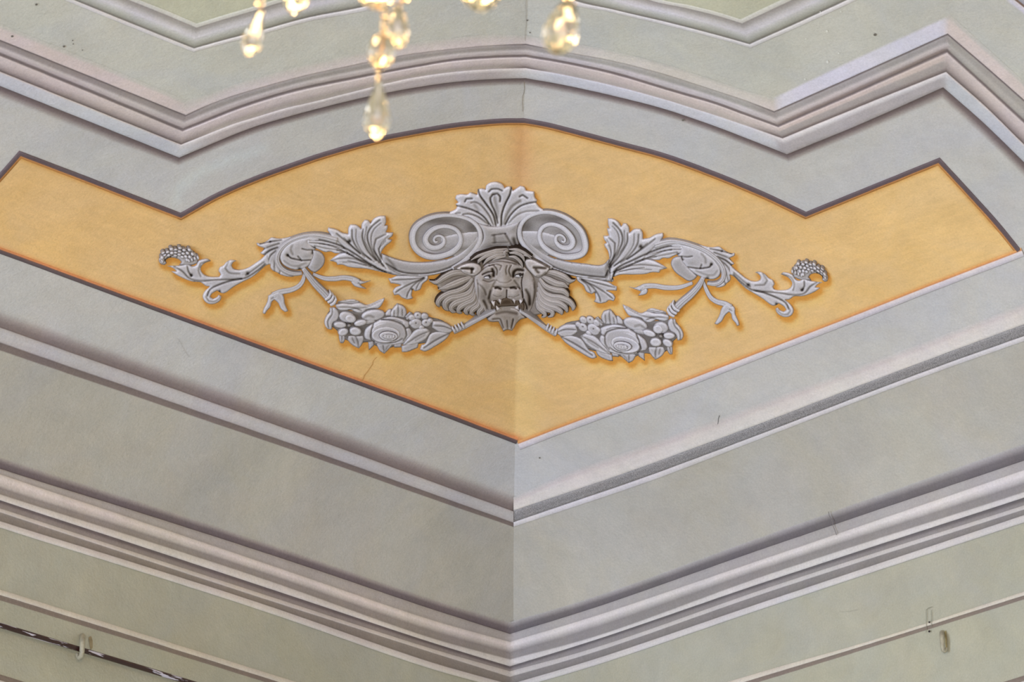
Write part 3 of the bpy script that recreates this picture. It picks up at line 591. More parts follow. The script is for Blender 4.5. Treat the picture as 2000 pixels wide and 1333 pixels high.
# ---- crest: palmette shell, drum and two volutes
cr = empty('volute_crest', loc(965, 450), 'grey shell crest with two big spiral volutes standing above the lion head', 'crest')
patch('palmette', ZP([(240, 400), (260, 345), (340, 325), (440, 330), (490, 295), (600, 335), (612, 245), (690, 235), (735, 250), (745, 190), (800, 145), (900, 125), (990, 150), (1030, 190), (1045, 225), (1100, 200), (1160, 205), (1180, 270), (1250, 225), (1300, 190), (1370, 210), (1395, 265), (1530, 285), (1540, 380), (1575, 420), (1565, 475), (1620, 540), (1760, 620), (1500, 680), (1380, 740), (1290, 800), (1150, 840), (1000, 870), (880, 870), (780, 850), (620, 820), (520, 760), (440, 710), (250, 700), (30, 690), (150, 620), (250, 570), (270, 530), (250, 490), (290, 460)]),
      cr, H=0.012, dome=8, t0=0.83, step=2.0,
      grooves=[(ZP([(820, 840), (700, 690), (560, 600), (400, 545), (262, 515)]), 1.5, 1.1), (ZP([(865, 840), (810, 700), (720, 570), (640, 490), (560, 455), (500, 470)]), 1.5, 0.7), (ZP([(905, 840), (860, 660), (740, 480), (640, 340), (618, 250)]), 1.6, 1.15), (ZP([(935, 800), (890, 620), (830, 480), (815, 390), (850, 335), (930, 320), (975, 370), (970, 450)]), 1.7, 1.0), (ZP([(880, 350), (900, 450), (925, 600), (940, 700)]), 3.2, 0.35),
               (ZP([(990, 840), (1005, 640), (1060, 480), (1130, 340), (1158, 220)]), 1.6, 1.15), (ZP([(1030, 820), (1090, 660), (1180, 520), (1300, 440)]), 2.6, 0.5), (ZP([(1060, 820), (1150, 660), (1290, 530), (1420, 480), (1555, 455)]), 1.5, 1.1), (ZP([(1110, 800), (1250, 670), (1400, 610), (1600, 600)]), 1.5, 0.6), (ZP([(790, 290), (830, 250), (950, 245), (1010, 272)]), 1.5, 1.0), (ZP([(400, 450), (425, 405), (520, 400)]), 1.5, 1.0),
               (ZP([(780, 820), (620, 700), (470, 650), (370, 660)]), 1.6, 0.8), (ZP([(240, 655), (270, 635), (330, 635)]), 1.2, 0.7), (ZP([(1290, 370), (1340, 340), (1420, 395)]), 1.5, 1.0), (ZP([(620, 600), (560, 500)]), 3, 0.3)])
patch('drum', ZP([(560, 780), (700, 822), (850, 850), (1000, 845), (1150, 815), (1310, 750), (1270, 870), (1250, 1000), (1280, 1130), (1330, 1230), (1200, 1230), (1100, 1240), (900, 1290), (700, 1320), (540, 1360), (440, 1380), (520, 1270), (600, 1180), (680, 1080), (690, 980), (650, 880)]), cr, H=0.016, base=0.006, dome=26, t0=0.60, step=2.2,
      grooves=[(ZP([(840, 1000), (940, 985), (1060, 968)]), 1.4, 0.5), (ZP([(850, 1120), (1100, 1110)]), 1.4, 0.3), (ZP([(1060, 980), (1120, 1080), (1170, 1170)]), 1.8, 0.5), (ZP([(880, 1010), (890, 1110)]), 2.5, 0.3), (ZP([(560, 1330), (800, 1270), (1050, 1220)]), 3, 0.5), (ZP([(1200, 1060), (1230, 1160), (1290, 1220)]), 3.5, 0.6)], bumps=[(860+1150/8.333, 340+1000/8.333, 9, 8, 0.002, 0.14), (860+860/8.333, 340+900/8.333, 24, 5, 0.001, 0.08), (860+880/8.333, 340+1180/8.333, 30, 7, -0.001, -0.14)])
def volute(T, lbl):
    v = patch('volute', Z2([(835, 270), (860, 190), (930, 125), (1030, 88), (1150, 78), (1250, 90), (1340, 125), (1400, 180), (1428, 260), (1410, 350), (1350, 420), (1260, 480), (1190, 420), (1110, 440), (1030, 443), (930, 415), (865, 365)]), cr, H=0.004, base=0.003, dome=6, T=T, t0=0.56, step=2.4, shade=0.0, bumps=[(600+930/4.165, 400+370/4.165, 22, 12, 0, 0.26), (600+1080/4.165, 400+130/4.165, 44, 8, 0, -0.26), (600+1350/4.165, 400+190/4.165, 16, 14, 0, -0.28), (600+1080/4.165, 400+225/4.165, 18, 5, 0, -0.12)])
    v['label'] = lbl
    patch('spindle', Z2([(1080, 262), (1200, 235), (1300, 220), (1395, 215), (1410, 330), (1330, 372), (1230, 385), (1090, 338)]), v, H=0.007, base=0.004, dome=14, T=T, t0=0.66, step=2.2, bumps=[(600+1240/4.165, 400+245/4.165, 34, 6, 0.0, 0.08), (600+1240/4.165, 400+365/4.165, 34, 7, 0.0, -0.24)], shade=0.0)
    sp = Z2([(1180, 520), (1280, 455), (1365, 370), (1408, 280), (1395, 195), (1335, 132), (1240, 97), (1140, 87), (1040, 98), (950, 132), (885, 185), (858, 250), (866, 325), (905, 380), (965, 415), (1040, 427), (1120, 412), (1190, 380), (1238, 330), (1248, 268), (1220, 212), (1165, 183), (1100, 178), (1035, 195), (985, 235), (962, 285), (982, 332), (1025, 352), (1075, 345), (1112, 312), (1108, 272), (1078, 254), (1045, 262), (1030, 285), (1042, 306), (1062, 300)])
    wd = [8, 9, 10, 10, 9, 8, 8, 8, 9, 10, 12, 13, 13, 13, 13, 12, 11, 9.5, 8.5, 7.5, 7, 7, 7, 8, 9, 10, 10, 9, 8, 6, 5, 5, 5, 5, 5, 3.5]
    wd = [w_*(1.25 if 16 < i_ < 31 else 1.0) for i_, w_ in enumerate(wd)]
    sweep('spiral_rim', sp, wd, v, H=0.007, base=0.010, T=T, prof='flat', t0=0.80, lines=[(0.45, 0.35)], M=14, step=2.4, fall=0.35)
    return v
volute(None, 'left spiral volute'); volute(MIR, 'right spiral volute')

# ---- garlands
def garland(T, label, at):
    r = empty('flower_garland', loc(*at), label, 'garland', 'garlands hanging from the lion mouth')
    pt = lambda name, pts, **k: patch(name, pts, r, T=T, **k)
    # cord and ribbons
    sweep('cord', [(593, 526), (604, 541), (617, 557), (630, 570), (643, 584)], [8, 11, 13, 14, 15], r, H=0.008, base=0.010, T=T, t0=0.74, lines=[(-0.3, 0.9), (0.3, 0.7)], M=12)
    sweep('cord', [(968, 608), (950, 617), (930, 627), (905, 640), (886, 648)], [5, 6, 7.5, 9, 11], r, H=0.007, base=[0.042, 0.034, 0.012, 0.004, 0.004], T=T, t0=0.70, lines=[(-0.25, 0.7), (0.35, 0.5)], M=12)
    for (x, y) in ((641, 580), (646, 585.5), (651, 591)):
        sweep('tie', [(x+5.5, y-6.5), (x+1.5, y+1.5), (x-6, y+6)], [5, 6.5, 5], r, H=0.006, base=0.017, T=T, t0=0.78, M=8, step=1.8)
    for (x, y) in ((886, 646), (892, 643.5), (898, 641), (904, 638)):
        sweep('tie', [(x-2, y-4.5), (x+1, y), (x+2.5, y+4.8)], [4, 5.5, 4], r, H=0.004, base=0.010, T=T, t0=0.70, M=8, step=1.8)
    rb = sweep('ribbon', [(612, 536), (633, 544), (654, 545), (672, 543), (690, 546), (701, 552)], [6, 9, 10, 10, 11, 12], r, H=0.006, base=0.003, T=T, prof='flat', t0=0.72, lines=[(-0.1, 0.5)], M=10)
    patch('ribbon_tail', [(688, 541), (700, 546), (712, 550), (724, 548.5), (712, 553.5), (703, 556), (708, 560), (716, 564.5), (704, 563), (692, 559), (686, 552)], rb, H=0.006, base=0.003, dome=4, T=T, t0=0.74, step=1.7, grooves=[([(690, 549), (702, 554)], 1.2, 0.6)])
    rb = sweep('ribbon', [(595, 530), (592, 548), (583, 560), (568, 567), (548, 571), (533, 578)], [5, 8, 9, 10, 11, 13], r, H=0.006, base=0.003, T=T, prof='flat', t0=0.74, lines=[(0.1, 0.5)], M=10)
    patch('ribbon_tail', [(545, 569), (533, 573), (524, 578), (522, 590), (515, 604), (513, 612), (518, 614), (521, 608), (528, 600), (531, 590), (536, 586), (543, 592), (549, 604), (557, 610), (563, 608), (560, 602), (556, 592), (555, 582), (552, 575)], rb, H=0.006, base=0.003, dome=4, T=T, t0=0.74, step=1.7, grooves=[([(538, 580), (530, 584)], 1.2, 0.5)])
    pt('garland_backing', ZG([(150, 330), (300, 330), (700, 380), (1000, 320), (1250, 400), (1480, 270), (1650, 430), (1900, 440), (2150, 500), (2350, 560), (2500, 700), (2350, 850), (2150, 950), (1950, 1020), (1600, 1020), (1200, 1120), (900, 1000), (700, 1010), (420, 930), (250, 740), (80, 640), (70, 480)]), H=0.004, base=0.001, dome=10, t0=0.30, step=3, shade=0)  # dark sheet added behind the garland to fill gaps between its parts
    # lower leaves first
    pt('leaf', ZG([(500, 860), (560, 850), (700, 860), (800, 850), (812, 930), (765, 1040), (710, 1110), (620, 1070), (540, 1010), (480, 930)]), H=0.006, dome=6, t0=0.64, grooves=[(ZG([(640, 860), (690, 980), (700, 1070)]), 1.4, 0.5), (ZG([(580, 900), (620, 1000)]), 1.2, 0.4)])
    pt('leaf', ZG([(320, 800), (440, 840), (440, 940), (400, 1010), (345, 1005), (318, 900)]), H=0.006, dome=5, t0=0.62, grooves=[(ZG([(380, 850), (375, 980)]), 1.2, 0.5)])
    pt('leaf', ZG([(1040, 1010), (1400, 1000), (1330, 1090), (1210, 1215), (1110, 1150)]), H=0.006, dome=6, t0=0.62, grooves=[(ZG([(1180, 1030), (1200, 1180)]), 1.2, 0.5), (ZG([(1300, 1040), (1220, 1150)]), 1.2, 0.4)])
    pt('leaf', ZG([(890, 980), (1000, 960), (1010, 1050), (905, 1145)]), H=0.005, dome=4, t0=0.58)
    pt('leaf', ZG([(1380, 1010), (1560, 980), (1540, 1090), (1400, 1095)]), H=0.005, dome=4, t0=0.58)
    pt('leaf', Z2([(765, 1150), (860, 1120), (910, 1110), (900, 1165), (810, 1200), (770, 1200)]), H=0.005, dome=4, t0=0.62)
    pt('leaf', Z2([(960, 1130), (1000, 1050), (1080, 1030), (1165, 1045), (1130, 1095), (1040, 1155), (960, 1195), (915, 1180), (930, 1140)]), H=0.008, dome=7, t0=0.68, grooves=[(Z2([(1150, 1050), (1050, 1100), (950, 1165)]), 1.4, 0.7)])
    pt('leaf', Z2([(775, 1140), (820, 1080), (880, 1020), (960, 1003), (1005, 1030), (970, 1090), (900, 1130), (820, 1148)]), H=0.008, base=0.005, dome=7, t0=0.72, grooves=[(Z2([(990, 1030), (900, 1070), (800, 1135)]), 1.4, 0.6), (Z2([(960, 1060), (880, 1105)]), 1.2, 0.4)])
    pt('bud', Z2([(1020, 945), (1100, 952), (1160, 982), (1192, 1020), (1150, 1048), (1070, 1035), (1015, 1000)]), H=0.009, base=0.005, dome=8, t0=0.70, grooves=[(Z2([(1185, 1018), (1110, 990), (1030, 985)]), 1.3, 0.7)])
    pt('leaf', ZG([(290, 225), (300, 190), (450, 160), (600, 148), (720, 190), (745, 220), (600, 235), (400, 232)]), H=0.006, dome=5, t0=0.74, grooves=[(ZG([(320, 210), (600, 195), (730, 210)]), 1.1, 0.6)])
    pt('leaf', ZG([(255, 250), (400, 222), (560, 235), (730, 215), (860, 262), (1000, 220), (1100, 170), (1212, 130), (1190, 200), (1100, 322), (1000, 332), (860, 352), (800, 402), (700, 422), (560, 365), (420, 372), (330, 362), (260, 300)]), H=0.009, base=0.004, dome=7, t0=0.78, grooves=[(ZG([(290, 300), (500, 300), (700, 320), (900, 290), (1150, 180)]), 1.3, 0.6), (ZG([(500, 360), (640, 330), (760, 370)]), 1.3, 0.7)])
    pt('leaf', ZG([(140, 320), (230, 305), (300, 370), (322, 470), (290, 560), (200, 620), (185, 740), (100, 730), (42, 650), (40, 560), (90, 450), (140, 400)]), H=0.009, base=0.004, dome=7, t0=0.76, grooves=[(ZG([(190, 330), (180, 450), (100, 580), (120, 710)]), 1.4, 0.7)])
    pt('bud', ZG(ell(480, 500, 170, 115, 15)), H=0.012, dome=11, base=0.003, t0=0.72)
    pt('bud', ZG(ell(985, 460, 235, 115, -8)), H=0.014, dome=11, base=0.003, t0=0.74, grooves=[(ZG([(790, 540), (900, 470), (1000, 500)]), 2.0, 0.35)])
    pt('bud', ZG(ell(900, 590, 150, 50, -8)), H=0.010, dome=8, base=0.002, t0=0.60)
    pt('leaf', ZG([(1215, 430), (1290, 345), (1350, 340), (1340, 480), (1230, 480)]), H=0.008, base=0.003, dome=5, t0=0.70)
    pt('bud', ZG([(1320, 420), (1370, 330), (1460, 232), (1590, 285), (1645, 400), (1600, 510), (1450, 500), (1330, 490)]), H=0.011, base=0.004, dome=9, t0=0.68, grooves=[(ZG([(1470, 250), (1480, 370), (1470, 490)]), 1.3, 0.5), (ZG([(1400, 370), (1395, 480)]), 1.2, 0.5), (ZG([(1560, 350), (1560, 480)]), 1.2, 0.5)])
    pt('leaf', ZG([(1600, 480), (1700, 390), (1760, 420), (1700, 540), (1640, 560)]), H=0.007, base=0.003, dome=4, t0=0.62, grooves=[(ZG([(1640, 500), (1720, 430)]), 1.1, 0.6)])
    # five-petalled blossom
    for (x, y, rx, ry, ro) in ((405, 790, 105, 78, -20), (640, 775, 118, 85, 8), (345, 650, 128, 66, 4), (740, 612, 132, 64, -12), (545, 530, 112, 88, 10)):
        pt('petal', ZG(ell(x, y, rx, ry, ro)), H=0.010, base=0.009, dome=6.5, rim=0.35, t0=0.78, step=1.7)
    pt('blossom_eye', ZG(ell(520, 665, 45, 35)), H=0.006, base=0.018, dome=3, t0=0.40, step=1.4)
    # rose
    ro = pt('rose', ZG([(810, 860), (830, 740), (900, 670), (1020, 600), (1150, 530), (1350, 488), (1560, 530), (1690, 590), (1695, 700), (1742, 780), (1722, 870), (1650, 930), (1600, 1000), (1450, 1035), (1250, 1045), (1080, 1022), (960, 960), (850, 930)]), H=0.014, base=0.005, dome=14, t0=0.72, step=2.0,
       grooves=[(ZG([(990, 630), (960, 760), (940, 900), (1000, 980)]), 1.4, 0.8), (ZG([(1150, 545), (1350, 560), (1560, 640), (1620, 720), (1700, 690)]), 1.4, 0.8), (ZG([(1180, 540), (1420, 545), (1560, 600)]), 1.2, 0.5), (ZG([(1620, 740), (1640, 850), (1580, 960)]), 1.3, 0.7), (ZG([(1000, 960), (1200, 1000), (1420, 985), (1560, 920)]), 1.3, 0.6)])
    for (x, y, rx, ry, rot, b, tn) in ((1270, 800, 320, 205, 5, 0.012, 0.74), (1235, 845, 285, 165, -4, 0.016, 0.77), (1290, 870, 190, 100, 3, 0.021, 0.74), (1300, 885, 135, 62, 0, 0.024, 0.60)):
        patch('petal', ZG(ell(x, y, rx, ry, rot)), ro, H=0.008, base=b, dome=5.5, rim=0.6, T=T, t0=tn, step=1.6, edge=0.5)
    for dx in (-75, -20, 35, 85):
        patch('stamen', ZG(ell(1300+dx, 885-abs(dx)*0.1, 30, 44, 0, 10)), ro, H=0.005, base=0.026, dome=2.5, T=T, t0=0.78, step=1.4)
    for (x, y, q) in ((852, 918, 32), (900, 903, 36), (955, 908, 33), (1000, 945, 27), (968, 962, 40), (930, 1000, 26), (885, 968, 52), (848, 965, 26)):
        pt('berry', Z2(ell(x, y, q, q*0.85)), H=0.011, base=0.004, dome=q/4.165*0.9, t0=0.70, step=1.6, dots=[(600+x/4.165, 400+(y-4)/4.165, 1.1)] if q > 35 else ())
    return r
garland(None, 'grey flower garland with big rose hanging from the left corner of the lion mouth', (740, 640))
garland(MIR, 'grey flower garland with big rose hanging from the right corner of the lion mouth', (1220, 660))

# ---- lion mask
lm = empty('lion_mask', loc(975, 570), 'snarling grey lion head with flowing mane at the middle of the gold panel', 'lion head')
patch('mane', ZL([(-60, 590), (100, 490), (300, 410), (600, 270), (800, 140), (1000, 75), (1180, 40), (1350, 70), (1500, 130), (1700, 300), (1860, 400), (2060, 490), (2240, 580), (2150, 690), (2160, 800), (2200, 960), (2070, 1060), (1850, 1100), (1700, 1120), (1400, 1190), (900, 1200), (760, 1110), (620, 1080), (450, 1060), (330, 1060), (200, 1040), (80, 970), (60, 890), (150, 790), (80, 720), (20, 640)]), lm, H=0.010, base=0.004, dome=10, t0=0.42, warm=1, step=2.6, shade=0, edge=-0.12)
L_LOCKS = [([(600, 480), (450, 440), (300, 450), (150, 520), (20, 600), (-93, 573)], [70, 100, 110, 100, 70, 12]), ([(590, 510), (450, 570), (330, 620), (200, 670), (50, 715)], [60, 110, 120, 100, 14]), ([(610, 540), (520, 660), (380, 740), (230, 780), (100, 850), (45, 940), (75, 1000)], [50, 90, 100, 95, 90, 80, 25]),
 ([(625, 600), (560, 760), (400, 830), (250, 860), (165, 930), (170, 1010), (230, 1060)], [50, 100, 110, 110, 105, 80, 25]), ([(640, 680), (600, 820), (470, 890), (330, 940), (260, 1010), (290, 1070), (350, 1075)], [50, 90, 110, 105, 90, 60, 20]), ([(655, 760), (620, 890), (500, 950), (400, 1010), (380, 1075), (440, 1095)], [50, 100, 100, 90, 70, 20]),
 ([(680, 830), (650, 940), (560, 1000), (500, 1070), (540, 1125)], [60, 100, 100, 90, 25]), ([(710, 880), (700, 980), (620, 1040), (590, 1100), (650, 1130)], [60, 90, 90, 75, 20]), ([(760, 930), (770, 1020), (720, 1080), (720, 1130), (790, 1140)], [60, 90, 90, 70, 20]), ([(830, 980), (840, 1060), (830, 1120), (870, 1150)], [60, 80, 70, 25])]
R_LOCKS = [([(1800, 420), (1950, 450), (2100, 510), (2200, 575), (2280, 560)], [70, 100, 100, 70, 12]), ([(1740, 500), (1850, 560), (1980, 620), (2090, 640), (2170, 690)], [60, 110, 110, 90, 14]), ([(1700, 540), (1800, 660), (1950, 720), (2080, 740), (2150, 800), (2165, 850)], [50, 90, 100, 95, 70, 15]),
 ([(1680, 600), (1760, 760), (1880, 830), (2040, 850), (2180, 910), (2250, 1000), (2230, 1060)], [50, 100, 110, 105, 95, 75, 25]), ([(1675, 680), (1740, 830), (1860, 910), (2010, 940), (2120, 1010), (2150, 1090)], [50, 90, 110, 105, 85, 25]), ([(1665, 760), (1720, 900), (1830, 980), (1960, 1020), (2050, 1080), (2060, 1130)], [50, 95, 105, 95, 80, 22]),
 ([(1660, 840), (1700, 960), (1800, 1030), (1900, 1070), (1900, 1140), (1830, 1160)], [55, 90, 95, 85, 60, 18]), ([(1655, 900), (1680, 1010), (1760, 1080), (1790, 1140), (1730, 1165)], [50, 80, 80, 60, 18])]
for i, (pth, w) in enumerate(L_LOCKS+R_LOCKS):
    k = i if i < len(L_LOCKS) else i-len(L_LOCKS)
    sweep('mane_lock', ZL(pth), [x*1.22/8.333 for x in w], lm, H=0.017, base=0.007+0.0012*(k % 3), t0=0.55 if i < len(L_LOCKS) else 0.60, lines=[(-0.38, 0.35), (0.2, 0.5)], M=16, warm=1, fall=0.6)
face = patch('face', ZL([(640, 500), (700, 440), (790, 320), (900, 250), (1050, 212), (1200, 220), (1330, 270), (1450, 330), (1560, 440), (1620, 560), (1655, 700), (1650, 850), (1590, 1000), (1500, 1110), (1350, 1150), (1000, 1150), (860, 1120), (760, 1050), (690, 930), (655, 800), (632, 650)]), lm, H=0.024, base=0.010, dome=24, t0=0.54, step=1.7, warm=1,
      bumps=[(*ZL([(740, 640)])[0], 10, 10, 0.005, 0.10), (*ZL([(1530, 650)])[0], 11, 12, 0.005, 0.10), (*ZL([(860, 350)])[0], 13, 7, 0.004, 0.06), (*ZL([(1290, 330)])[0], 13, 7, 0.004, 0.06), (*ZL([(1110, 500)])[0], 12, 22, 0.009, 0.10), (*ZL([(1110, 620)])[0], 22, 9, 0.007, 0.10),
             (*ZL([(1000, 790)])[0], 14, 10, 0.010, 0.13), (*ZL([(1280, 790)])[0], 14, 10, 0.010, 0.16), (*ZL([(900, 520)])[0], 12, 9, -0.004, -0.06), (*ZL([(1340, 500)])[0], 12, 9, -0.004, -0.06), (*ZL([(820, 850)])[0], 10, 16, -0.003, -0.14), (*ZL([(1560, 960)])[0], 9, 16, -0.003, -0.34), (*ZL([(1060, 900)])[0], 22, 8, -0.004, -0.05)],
      grooves=[(ZL([(930, 385), (955, 430), (950, 490)]), 2.2, 0.8), (ZL([(770, 470), (860, 430), (940, 420)]), 1.3, 0.8), (ZL([(1270, 500), (1280, 430), (1340, 390), (1430, 400)]), 2.2, 0.9), (ZL([(980, 690), (1020, 685), (1070, 705)]), 1.6, 1.0), (ZL([(1230, 690), (1280, 685), (1320, 695)]), 1.6, 0.9), (ZL([(950, 670), (1030, 665), (1160, 685), (1330, 665), (1380, 700)]), 1.2, 0.5),
               (ZL([(870, 290), (1050, 252), (1200, 272), (1320, 300)]), 1.1, 0.5), (ZL([(700, 440), (850, 335), (960, 315)]), 1.1, 0.5), (ZL([(880, 330), (1000, 300), (1080, 330), (1050, 400)]), 1.1, 0.4), (ZL([(1170, 330), (1150, 400), (1160, 470)]), 1.3, 0.4), (ZL([(985, 570), (930, 680), (900, 760), (870, 860)]), 1.8, 0.28), (ZL([(1290, 570), (1390, 710), (1440, 880)]), 1.6, 0.32),
               (ZL([(1165, 720), (1160, 860)]), 1.1, 0.7), (ZL([(1430, 450), (1405, 600), (1425, 800), (1415, 1090)]), 0.9, 0.9), (ZL([(1645, 620), (1640, 800), (1620, 960), (1600, 1080)]), 3.0, 1.1), (ZL([(780, 560), (880, 590), (960, 560)]), 1.1, 0.4), (ZL([(680, 560), (700, 700), (700, 880)]), 1.2, 0.3),
               (ZL([(700, 620), (790, 700), (830, 800)]), 1.6, 0.3), (ZL([(900, 740), (880, 860), (900, 930)]), 2.2, 0.3), (ZL([(1440, 880), (1490, 1000), (1480, 1090)]), 1.6, 0.6), (ZL([(790, 900), (840, 1000), (850, 1080)]), 2.0, 0.45), (ZL([(1480, 720), (1530, 820), (1540, 960)]), 2.2, 0.5), (ZL([(1600, 560), (1620, 680)]), 1.8, 0.4),
               (ZL([(960, 330), (1010, 400), (1000, 480)]), 1.2, 0.5), (ZL([(1240, 320), (1200, 400), (1230, 500)]), 1.2, 0.5), (ZL([(1000, 560), (1060, 600), (1180, 600), (1240, 560)]), 1.2, 0.3), (ZL([(940, 800), (1000, 830), (1080, 820)]), 0.8, 0.4), (ZL([(1200, 830), (1290, 840), (1370, 800)]), 0.8, 0.4), (ZL([(660, 900), (720, 1000), (780, 1060)]), 2.4, 0.5)], shade=0.04)
for (x, y, px_) in ((855, 520, 888), (1360, 495, 1385)):
    e = patch('eye', ZL(ell(x, y+3, 62, 27, 0, 14)), face, H=0.005, base=0.033, dome=3.2, t0=0.74, step=1.1, grooves=[(ZL([(x-70, y-12), (x, y-36), (x+70, y-8)]), 0.9, 0.9)], edge=0.4)
    patch('pupil', ZL(ell(px_, y-2, 15, 13, 0, 10)), e, H=0.002, base=0.040, dome=1.5, t0=0.22, step=0.9)
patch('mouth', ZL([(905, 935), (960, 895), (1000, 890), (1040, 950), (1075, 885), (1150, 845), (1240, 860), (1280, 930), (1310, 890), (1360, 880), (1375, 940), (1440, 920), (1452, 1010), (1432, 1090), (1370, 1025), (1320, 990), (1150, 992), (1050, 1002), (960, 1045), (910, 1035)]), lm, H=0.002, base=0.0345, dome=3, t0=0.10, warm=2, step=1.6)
for tri in ([(1030, 875), (1082, 885), (1062, 968)], [(1258, 860), (1312, 882), (1290, 958)], [(915, 925), (975, 905), (962, 1010)], [(1365, 878), (1425, 900), (1388, 962)], [(988, 975), (1002, 1070), (1060, 1030)], [(1352, 970), (1295, 1020), (1365, 1060)]):
    patch('tooth', ZL(tri), lm, H=0.004, base=0.037, dome=2.5, t0=0.90, step=1.1, smooth=False, warm=1)
patch('chin', ZL([(840, 1190), (940, 1090), (1050, 1025), (1150, 1002), (1270, 1005), (1370, 1055), (1490, 1180), (1400, 1200), (1330, 1260), (1290, 1330), (1250, 1390), (1180, 1370), (1110, 1400), (1060, 1300), (1030, 1240), (930, 1245), (870, 1230)]), lm, H=0.022, base=0.014, dome=14, t0=0.52, step=1.8, warm=1,
      grooves=[(ZL([(1000, 1110), (1150, 1080), (1330, 1110)]), 2.6, 0.35), (ZL([(1060, 1200), (1110, 1340)]), 1.4, 0.6), (ZL([(1270, 1200), (1240, 1350)]), 1.4, 0.6), (ZL([(940, 1200), (1040, 1190)]), 1.4, 0.5), (ZL([(1170, 1220), (1180, 1350)]), 1.2, 0.4)], ridges=[(ZL([(960, 1090), (1060, 1035), (1180, 1015), (1300, 1035), (1390, 1090)]), 1.5, 0.9)])
for pts_, gr in (([(310, 385), (450, 310), (560, 278), (680, 288), (745, 340), (752, 400), (705, 455), (640, 492), (560, 484), (470, 452), (395, 398)], [(ZL([(430, 375), (520, 372), (620, 378)]), 2.2, 1.0), (ZL([(600, 380), (595, 440)]), 2.0, 1.0), (ZL([(470, 420), (560, 455), (640, 455)]), 1.2, 0.4)]),
                 ([(1452, 262), (1480, 222), (1560, 215), (1690, 270), (1865, 370), (1815, 445), (1735, 502), (1640, 512), (1560, 445), (1482, 350)], [(ZL([(1610, 360), (1700, 362), (1800, 368)]), 2.4, 0.9), (ZL([(1640, 400), (1680, 440)]), 2.4, 0.7), (ZL([(1650, 490), (1740, 480), (1800, 430)]), 1.2, 0.5)])):
    patch('ear', ZL(pts_), lm, H=0.014, base=0.024, dome=8, t0=0.68, step=1.6, warm=1, grooves=gr, edge=0.3)
for pth, w in (([(1180, 50), (1000, 78), (850, 120), (700, 170), (580, 240)], [20, 60, 60, 50, 12]), ([(1190, 90), (980, 120), (830, 170), (710, 250), (690, 290)], [30, 70, 65, 50, 12]), ([(1170, 130), (1000, 165), (860, 225), (780, 310)], [30, 70, 60, 15]), ([(1150, 175), (1020, 200), (920, 250)], [30, 50, 15]), ([(1190, 60), (1130, 110), (1150, 190)], [16, 50, 20]),
               ([(1200, 60), (1330, 70), (1450, 120), (1580, 190)], [20, 60, 55, 12]), ([(1210, 120), (1320, 120), (1420, 180), (1455, 270)], [30, 65, 60, 14]), ([(1200, 180), (1300, 190), (1390, 270), (1430, 370)], [25, 60, 55, 14]), ([(1400, 160), (1490, 160), (1570, 220)], [15, 45, 12])):
    sweep('forelock', ZL(pth), [x*1.2/8.333 for x in w], lm, H=0.014, base=0.026, t0=0.56, lines=[(0.0, 0.5)], M=12, warm=1, fall=0.6)

# ------------------------------------------------------------------ gold panel
PB = [(1993, 488), (1835, 549), (1500, 680), (1300, 757), (1100, 831), (1012, 864), (850, 806), (500, 678), (0, 494), (-300, 384)]
PANEL = np.array(list(map(tuple, PT[:1]))[:0]+[(-300, 384), (-60, 402)]+list(map(tuple, PT[2:]))+PB[:-1], float)
# cut the frame side: the panel simply runs on outside the picture on the left
tail = [(-70, 395), (-190, 540), (-190, 424)]
PANEL = np.array([(-75, 424)]+[(38, 296)]+list(map(tuple, PT[3:]))+PB[1:-1]+[(-110, 454)], float)
dense = []
PANEL_S = np.vstack([resample([PANEL], 12)[0], PANEL[:1]])
for a, b in zip(PANEL_S[:-1], PANEL_S[1:]):
    k = max(1, int(np.linalg.norm(b-a)/5))
    for q in range(k): dense.append(a+(b-a)*q/k)
dense = np.array(dense)
v, F = fill(dense, 3.6)
d = dist_poly(v, dense, True)
# ornament's shadow painted in ochre down and right, pale brushwork beyond
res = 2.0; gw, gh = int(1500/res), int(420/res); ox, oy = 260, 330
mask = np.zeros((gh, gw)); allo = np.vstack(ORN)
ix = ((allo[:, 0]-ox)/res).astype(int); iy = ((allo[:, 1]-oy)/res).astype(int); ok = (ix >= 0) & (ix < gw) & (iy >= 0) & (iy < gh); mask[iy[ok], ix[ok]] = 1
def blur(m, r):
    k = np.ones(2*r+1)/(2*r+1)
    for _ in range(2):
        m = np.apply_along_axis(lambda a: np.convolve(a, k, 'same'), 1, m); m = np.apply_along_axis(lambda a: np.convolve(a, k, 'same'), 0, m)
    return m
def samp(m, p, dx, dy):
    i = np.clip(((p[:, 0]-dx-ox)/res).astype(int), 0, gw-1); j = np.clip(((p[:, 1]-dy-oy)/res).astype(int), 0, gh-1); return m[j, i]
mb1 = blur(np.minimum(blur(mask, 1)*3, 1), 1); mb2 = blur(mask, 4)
shade_halo = np.clip(samp(mb1, v, 5, 7)*1.0+samp(mb1, v, 2, 4)*0.5, 0, 1)*0.85
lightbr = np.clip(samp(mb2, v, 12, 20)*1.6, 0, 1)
c = np.tile(np.array((224, 188, 136), float), (len(v), 1))
x, y = v[:, 0], v[:, 1]
def mixc(c, col, w): return c*(1-w[:, None])+np.array(col, float)*w[:, None]
c = mixc(c, (216, 178, 124), np.clip((480-y)/260, 0, 1)*0.7*np.clip((700-x)/500, 0, 1))
c = mixc(c, (226, 192, 138), np.clip((x-1500)/300, 0, 1)*0.8)
c = mixc(c, (228, 196, 140), np.exp(-((x-1022)/34)**2)*np.clip((y-620)/120, 0, 1)*0.8)
c = mixc(c, (216, 168, 120), np.exp(-((x-1018)/22)**2)*np.clip((480-y)/160, 0, 1)*0.8)
c = mixc(c, (230, 194, 122), lightbr*0.5)
c = mixc(c, (206, 142, 62), shade_halo)
topd = dist_poly(v, PANEL[1:25])
